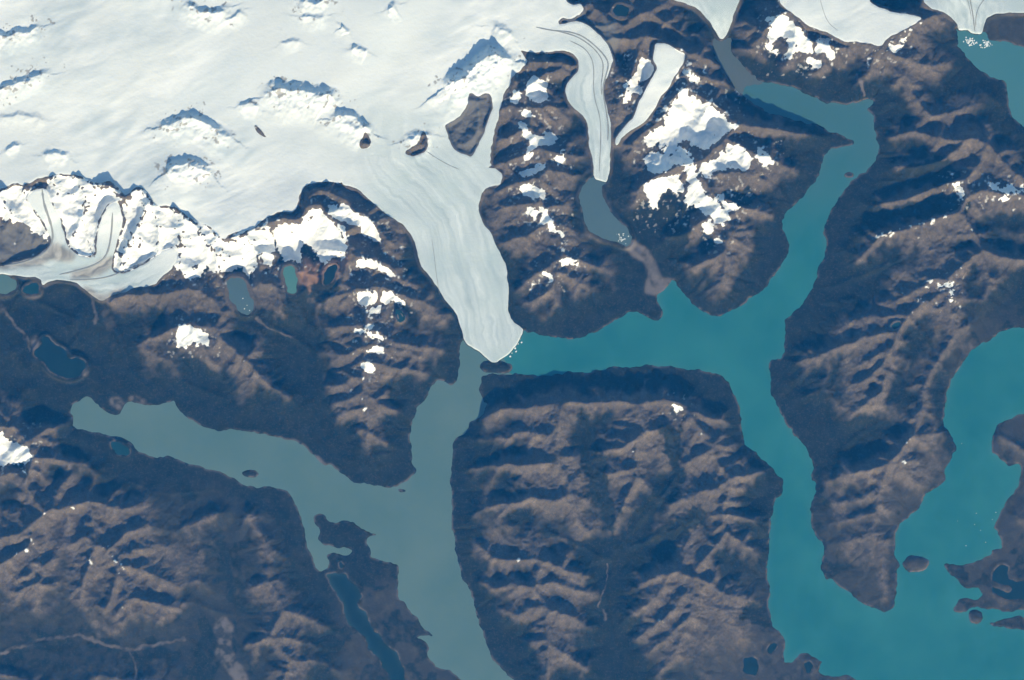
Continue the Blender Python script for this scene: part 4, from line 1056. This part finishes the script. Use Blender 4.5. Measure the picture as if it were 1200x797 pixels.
# ------------------------------------------------------------------ ice
owner = np.argmax(np.stack([blur(ice_soft[k].astype(np.float32), 1.2) for k in range(len(ICE))]), 0)
ice_faces = face_any(IC > .02)
def at_face(F): return F[:-1, :-1]
part_of = np.zeros((NY, NX), np.int32)                  # 0 main surface, 1 snout, 10+n the n-th snow ridge of the ice field
for k, poly in ((1, '535,384 620,372 620,430 535,430'), (2, '690,196 720,196 720,220 690,220'), (3, '-90,306 40,308 40,345 -90,345'), (4+90, '98,334 152,330 152,356 98,358'),
                (4, '832,34 858,34 858,52 832,52'), (5, '1118,26 1160,24 1160,50 1118,50'), (7, '715,152 744,148 750,158 726,182 715,176')):
    part_of[full(coverage(np.array(P(poly)), .3)) > .5] = 2 if k > 90 else 1
for n_, (wd, hh, s_) in enumerate(ICE_BUMPS):
    if hh < .12: continue
    ys, xs, d, sd_, t = line_dist(P(s_), win=wd+3)
    part_of[ys, xs] = np.where((d < wd*.9) & (part_of[ys, xs] == 0), 10+n_, part_of[ys, xs])
MAIN_NAME = {0: 'snow_plateau', 6: 'snow_surface'}
glaciers = []
for k, I in enumerate(ICE):
    own_k = ice_faces & (owner[:-1, :-1] == k)
    if not own_k.any(): continue
    fi, fj = np.nonzero(own_k)
    X, Y = to_world((fj.min()+fj.max())/2+X0, (fi.min()+fi.max())/2+Y0)
    e = bpy.data.objects.new(I[0], None); COL.objects.link(e); e.location = (X, Y, float(ZI[:-1, :-1][own_k].min()))
    tag(e, I[1], I[2]); glaciers.append(e)
    pk = at_face(part_of)
    groups = [(MAIN_NAME.get(k, 'tongue'), own_k & ~(((pk == 1) | (pk == 2)) & (k not in (0, 6))) & ~((pk >= 10) & (k == 0)))]
    if k not in (0, 6): groups += [('snout', own_k & (pk == 1)), ('snout', own_k & (pk == 2))]
    if k == 0:
        for n_ in np.unique(pk[pk >= 10]): groups.append(('snow_ridge', own_k & (pk == n_)))
    spare = np.zeros_like(own_k)
    for q, (nm, fm) in enumerate(groups[1:], 1):         # a snout or ridge is one piece; stray cells go to the main surface
        a, b = np.nonzero(fm)
        if len(a) == 0: continue
        cr = (slice(a.min(), a.max()+1), slice(b.min(), b.max()+1))
        pc = pieces(fm[cr]); ids, cnt = np.unique(pc[pc > 0], return_counts=True)
        keep_ = np.zeros_like(fm); keep_[cr] = pc == ids[np.argmax(cnt)]
        spare |= fm & ~keep_; groups[q] = (nm, keep_)
    groups[0] = (groups[0][0], groups[0][1] | spare)
    for nm, fm in groups:
        o = grid_object(nm, fm, ZI, M_ICE, I_ATTR)
        if o:
            o.parent = e; o.location = Vector(o.location) - Vector(e.location)
def ribbon(name, s, wd, parent, h=.012):
    """a low ridge of rubble lying on the ice along a line"""
    a = np.array(P(s), float)
    for _ in range(2):
        q = np.concatenate([a[:1], np.stack([a[:-1]*.75+a[1:]*.25, a[:-1]*.25+a[1:]*.75], 1).reshape(-1, 2), a[-1:]]); a = q
    d = np.gradient(a, axis=0); d /= np.maximum(np.hypot(d[:, 0], d[:, 1]), 1e-6)[:, None]
    nrm = np.stack([-d[:, 1], d[:, 0]], 1)
    n = len(a); wv = wd*(.75+.5*rng.random(n))*np.clip(np.minimum(np.arange(n), np.arange(n)[::-1])/4+.25, 0, 1)
    vs = []
    for off, hh in ((-1, -.01), (-.5, h*.8), (0, h), (.5, h*.8), (1, -.01)):
        p = a + nrm*(off*wv)[:, None]
        fx = np.clip(p[:, 0]-X0, 0, NX-2); fy = np.clip(p[:, 1]-Y0, 0, NY-2)
        i = fy.astype(int); j = fx.astype(int); u = fx-j; v = fy-i
        z = np.maximum.reduce([ZI[i, j], ZI[i, j+1], ZI[i+1, j], ZI[i+1, j+1]]) + hh
        X, Y = to_world(p[:, 0], p[:, 1]); vs.append(np.stack([X, Y, z], 1))
    V = np.stack(vs, 1).reshape(-1, 3) - np.array(parent.location)
    F = [(5*i+k, 5*i+k+1, 5*i+6+k, 5*i+5+k) for i in range(n-1) for k in range(4)]
    me = bpy.data.meshes.new(name); me.from_pydata(V.tolist(), [], F); me.materials.append(M_RUB)
    o = bpy.data.objects.new(name, me); COL.objects.link(o); o.parent = parent
    return o
MORAINES = [(2, '628,33 647,37 665,38 680,42 692,50 703,60 711,70 713,78 709,92 706,104 708,118 711,135 713,150 712,165', 1.0),
            (2, '640,36 655,38 674,43 688,51 700,62 707,74 706,88 704,100 705,112', .85),
            (2, '668,49 685,57 694,70 696,85 695,100 697,118 701,130 704,145 704,165 703,185 702,203', .65),
            (1, '500,178 512,186 524,193 538,199', .45), (1, '506,280 509,300 511,320 515,345', .35),
            (3, '52,222 54,240 60,258 64,276 60,290 48,300 25,309 5,311', 1.4), (3, '134,250 132,275 127,298 118,308 98,316 70,322', 1.3),
            (3, '82,328 110,328 135,323 150,314 172,308', 1.0), (3, '100,262 103,280 108,296 112,302', 1.2),
            (5, '1134,-20 1137,0 1140,14 1142,28 1143,36', .9), (5, '1158,-6 1148,6 1144,18 1144,32', .6), (5, '1128,-20 1136,6 1139,22', .4),
            (6, '958,-5 962,12 968,28 980,38', .3)]
for k, s_, wd in MORAINES: ribbon('moraine', s_, wd, glaciers[k])
# ------------------------------------------------------------------ snowfields
for S, (ys, xs, parts_) in zip(SNOW, snow_c):
    root = None
    for v in parts_:
        F = np.full((NY, NX), -.5, np.float32); F[ys, xs] = v
        o = grid_object('snow_sheet' if root is None else 'snow_patch', face_any(F > 0), ZT + .045*F, M_SNOW)
        if o is None: continue
        if len(parts_) == 1:
            o.name = 'snowfield'; root = o; tag(o, S[0], 'snowfield', 'snowfields left on the mountains'); break
        if root is None:
            root = bpy.data.objects.new('snowfield', None); COL.objects.link(root); root.location = o.location
            tag(root, S[0], 'snowfield', 'snowfields left on the mountains')
        o.parent = root; o.location = Vector(o.location) - Vector(root.location)
# ------------------------------------------------------------------ icebergs
import bmesh
random.seed(5)
def berg_mesh():
    bm = bmesh.new()
    bmesh.ops.create_icosphere(bm, subdivisions=2, radius=1)
    ph = [random.uniform(0, 6.3) for _ in range(6)]
    for v in bm.verts:
        x, y, z = v.co
        k = 1 + .25*math.sin(2.3*x+ph[0]) + .22*math.sin(3.1*y+ph[1]) + .15*math.sin(5*z+ph[2]) + random.uniform(-.09, .09)
        v.co = (x*k*1.15, y*k*.8, max(-.35, min(.55+.12*math.sin(3*x+ph[3]), z*k*.8)))
    me = bpy.data.meshes.new('iceberg'); bm.to_mesh(me); bm.free(); me.materials.append(M_BERG)
    return me
BM = [berg_mesh() for _ in range(4)]
def bergs(label, group, spots, z, r0, r1):
    proto = None
    for x, y in spots:
        if proto is None:
            o = proto = bpy.data.objects.new('iceberg', BM[0]); tag(o, label, 'iceberg', group)
        else:
            o = proto.copy(); o.data = random.choice(BM)
        COL.objects.link(o)
        X, Y = to_world(x, y); o.location = (X, Y, z); r = random.uniform(r0, r1)
        o.scale = (r, r, r*.6); o.rotation_euler = (0, 0, random.uniform(0, 6.28))
def scatter(n, cx, cy, rx, ry):
    return [(cx+rx*random.gauss(0, .5), cy+ry*random.gauss(0, .5)) for _ in range(n)]
bergs('small white iceberg floating at the lower end of the slate grey lake', 'icebergs in the slate lake', [(x, y) for x, y in scatter(26, 729, 280, 6, 9) if sample(LK, x, y) > .9], .30, .015, .042)
bergs('white iceberg in the pack of broken ice in front of the corner glacier', 'icebergs before the corner glacier', [(x, y) for x, y in scatter(46, 1139, 48, 8, 5)+scatter(40, 1157, 51, 6, 5) if sample(LK, x, y) > .9], 0, .02, .05)
bergs('lone white iceberg speck drifting in the right turquoise bay', 'icebergs in the right bay', [(1145, 602), (1143, 615), (1156, 636), (1164, 609), (1150, 622), (1133, 640), (1168, 601), (1123, 611), (1128, 520)], .004, .014, .026)
bergs('white ice block just broken off the right side of the glacier tip', 'ice blocks at the glacier tip', [(607, 403), (604, 408), (609, 397), (600, 414), (605, 412), (598, 418), (611, 401)], 0, .03, .06)
bergs('white ice speck floating in the lower part of the slate blue tarn', 'ice specks in the tarn', [(285, 350), (290, 358), (293, 364), (287, 362)], .62, .02, .035)
# ------------------------------------------------------------------ air
def haze(density, color):
    me = bpy.data.meshes.new('haze'); bm = bmesh.new(); bmesh.ops.create_cube(bm, size=1); bm.to_mesh(me); bm.free()
    o = bpy.data.objects.new('haze', me); COL.objects.link(o)
    z0, z1 = -1.2, CAM_Z+1.5
    o.location = (0, 0, (z0+z1)/2); o.scale = (880, 880, z1-z0)
    m = bpy.data.materials.new('haze_air'); m.use_nodes = True; n = m.node_tree; n.nodes.clear()
    out = n.nodes.new('ShaderNodeOutputMaterial'); v = n.nodes.new('ShaderNodeVolumePrincipled')
    v.inputs['Color'].default_value = (*color, 1); v.inputs['Density'].default_value = density
    v.inputs['Absorption Color'].default_value = (1, 1, 1, 1); v.inputs['Anisotropy'].default_value = 0
    n.links.new(v.outputs[0], out.inputs['Volume']); me.materials.append(m)
    tag(o, 'thin blue air between the camera and the mountains', kind='stuff')
haze(HAZE_D, HAZE_C)
print('script', round(time.time()-T_START, 1))
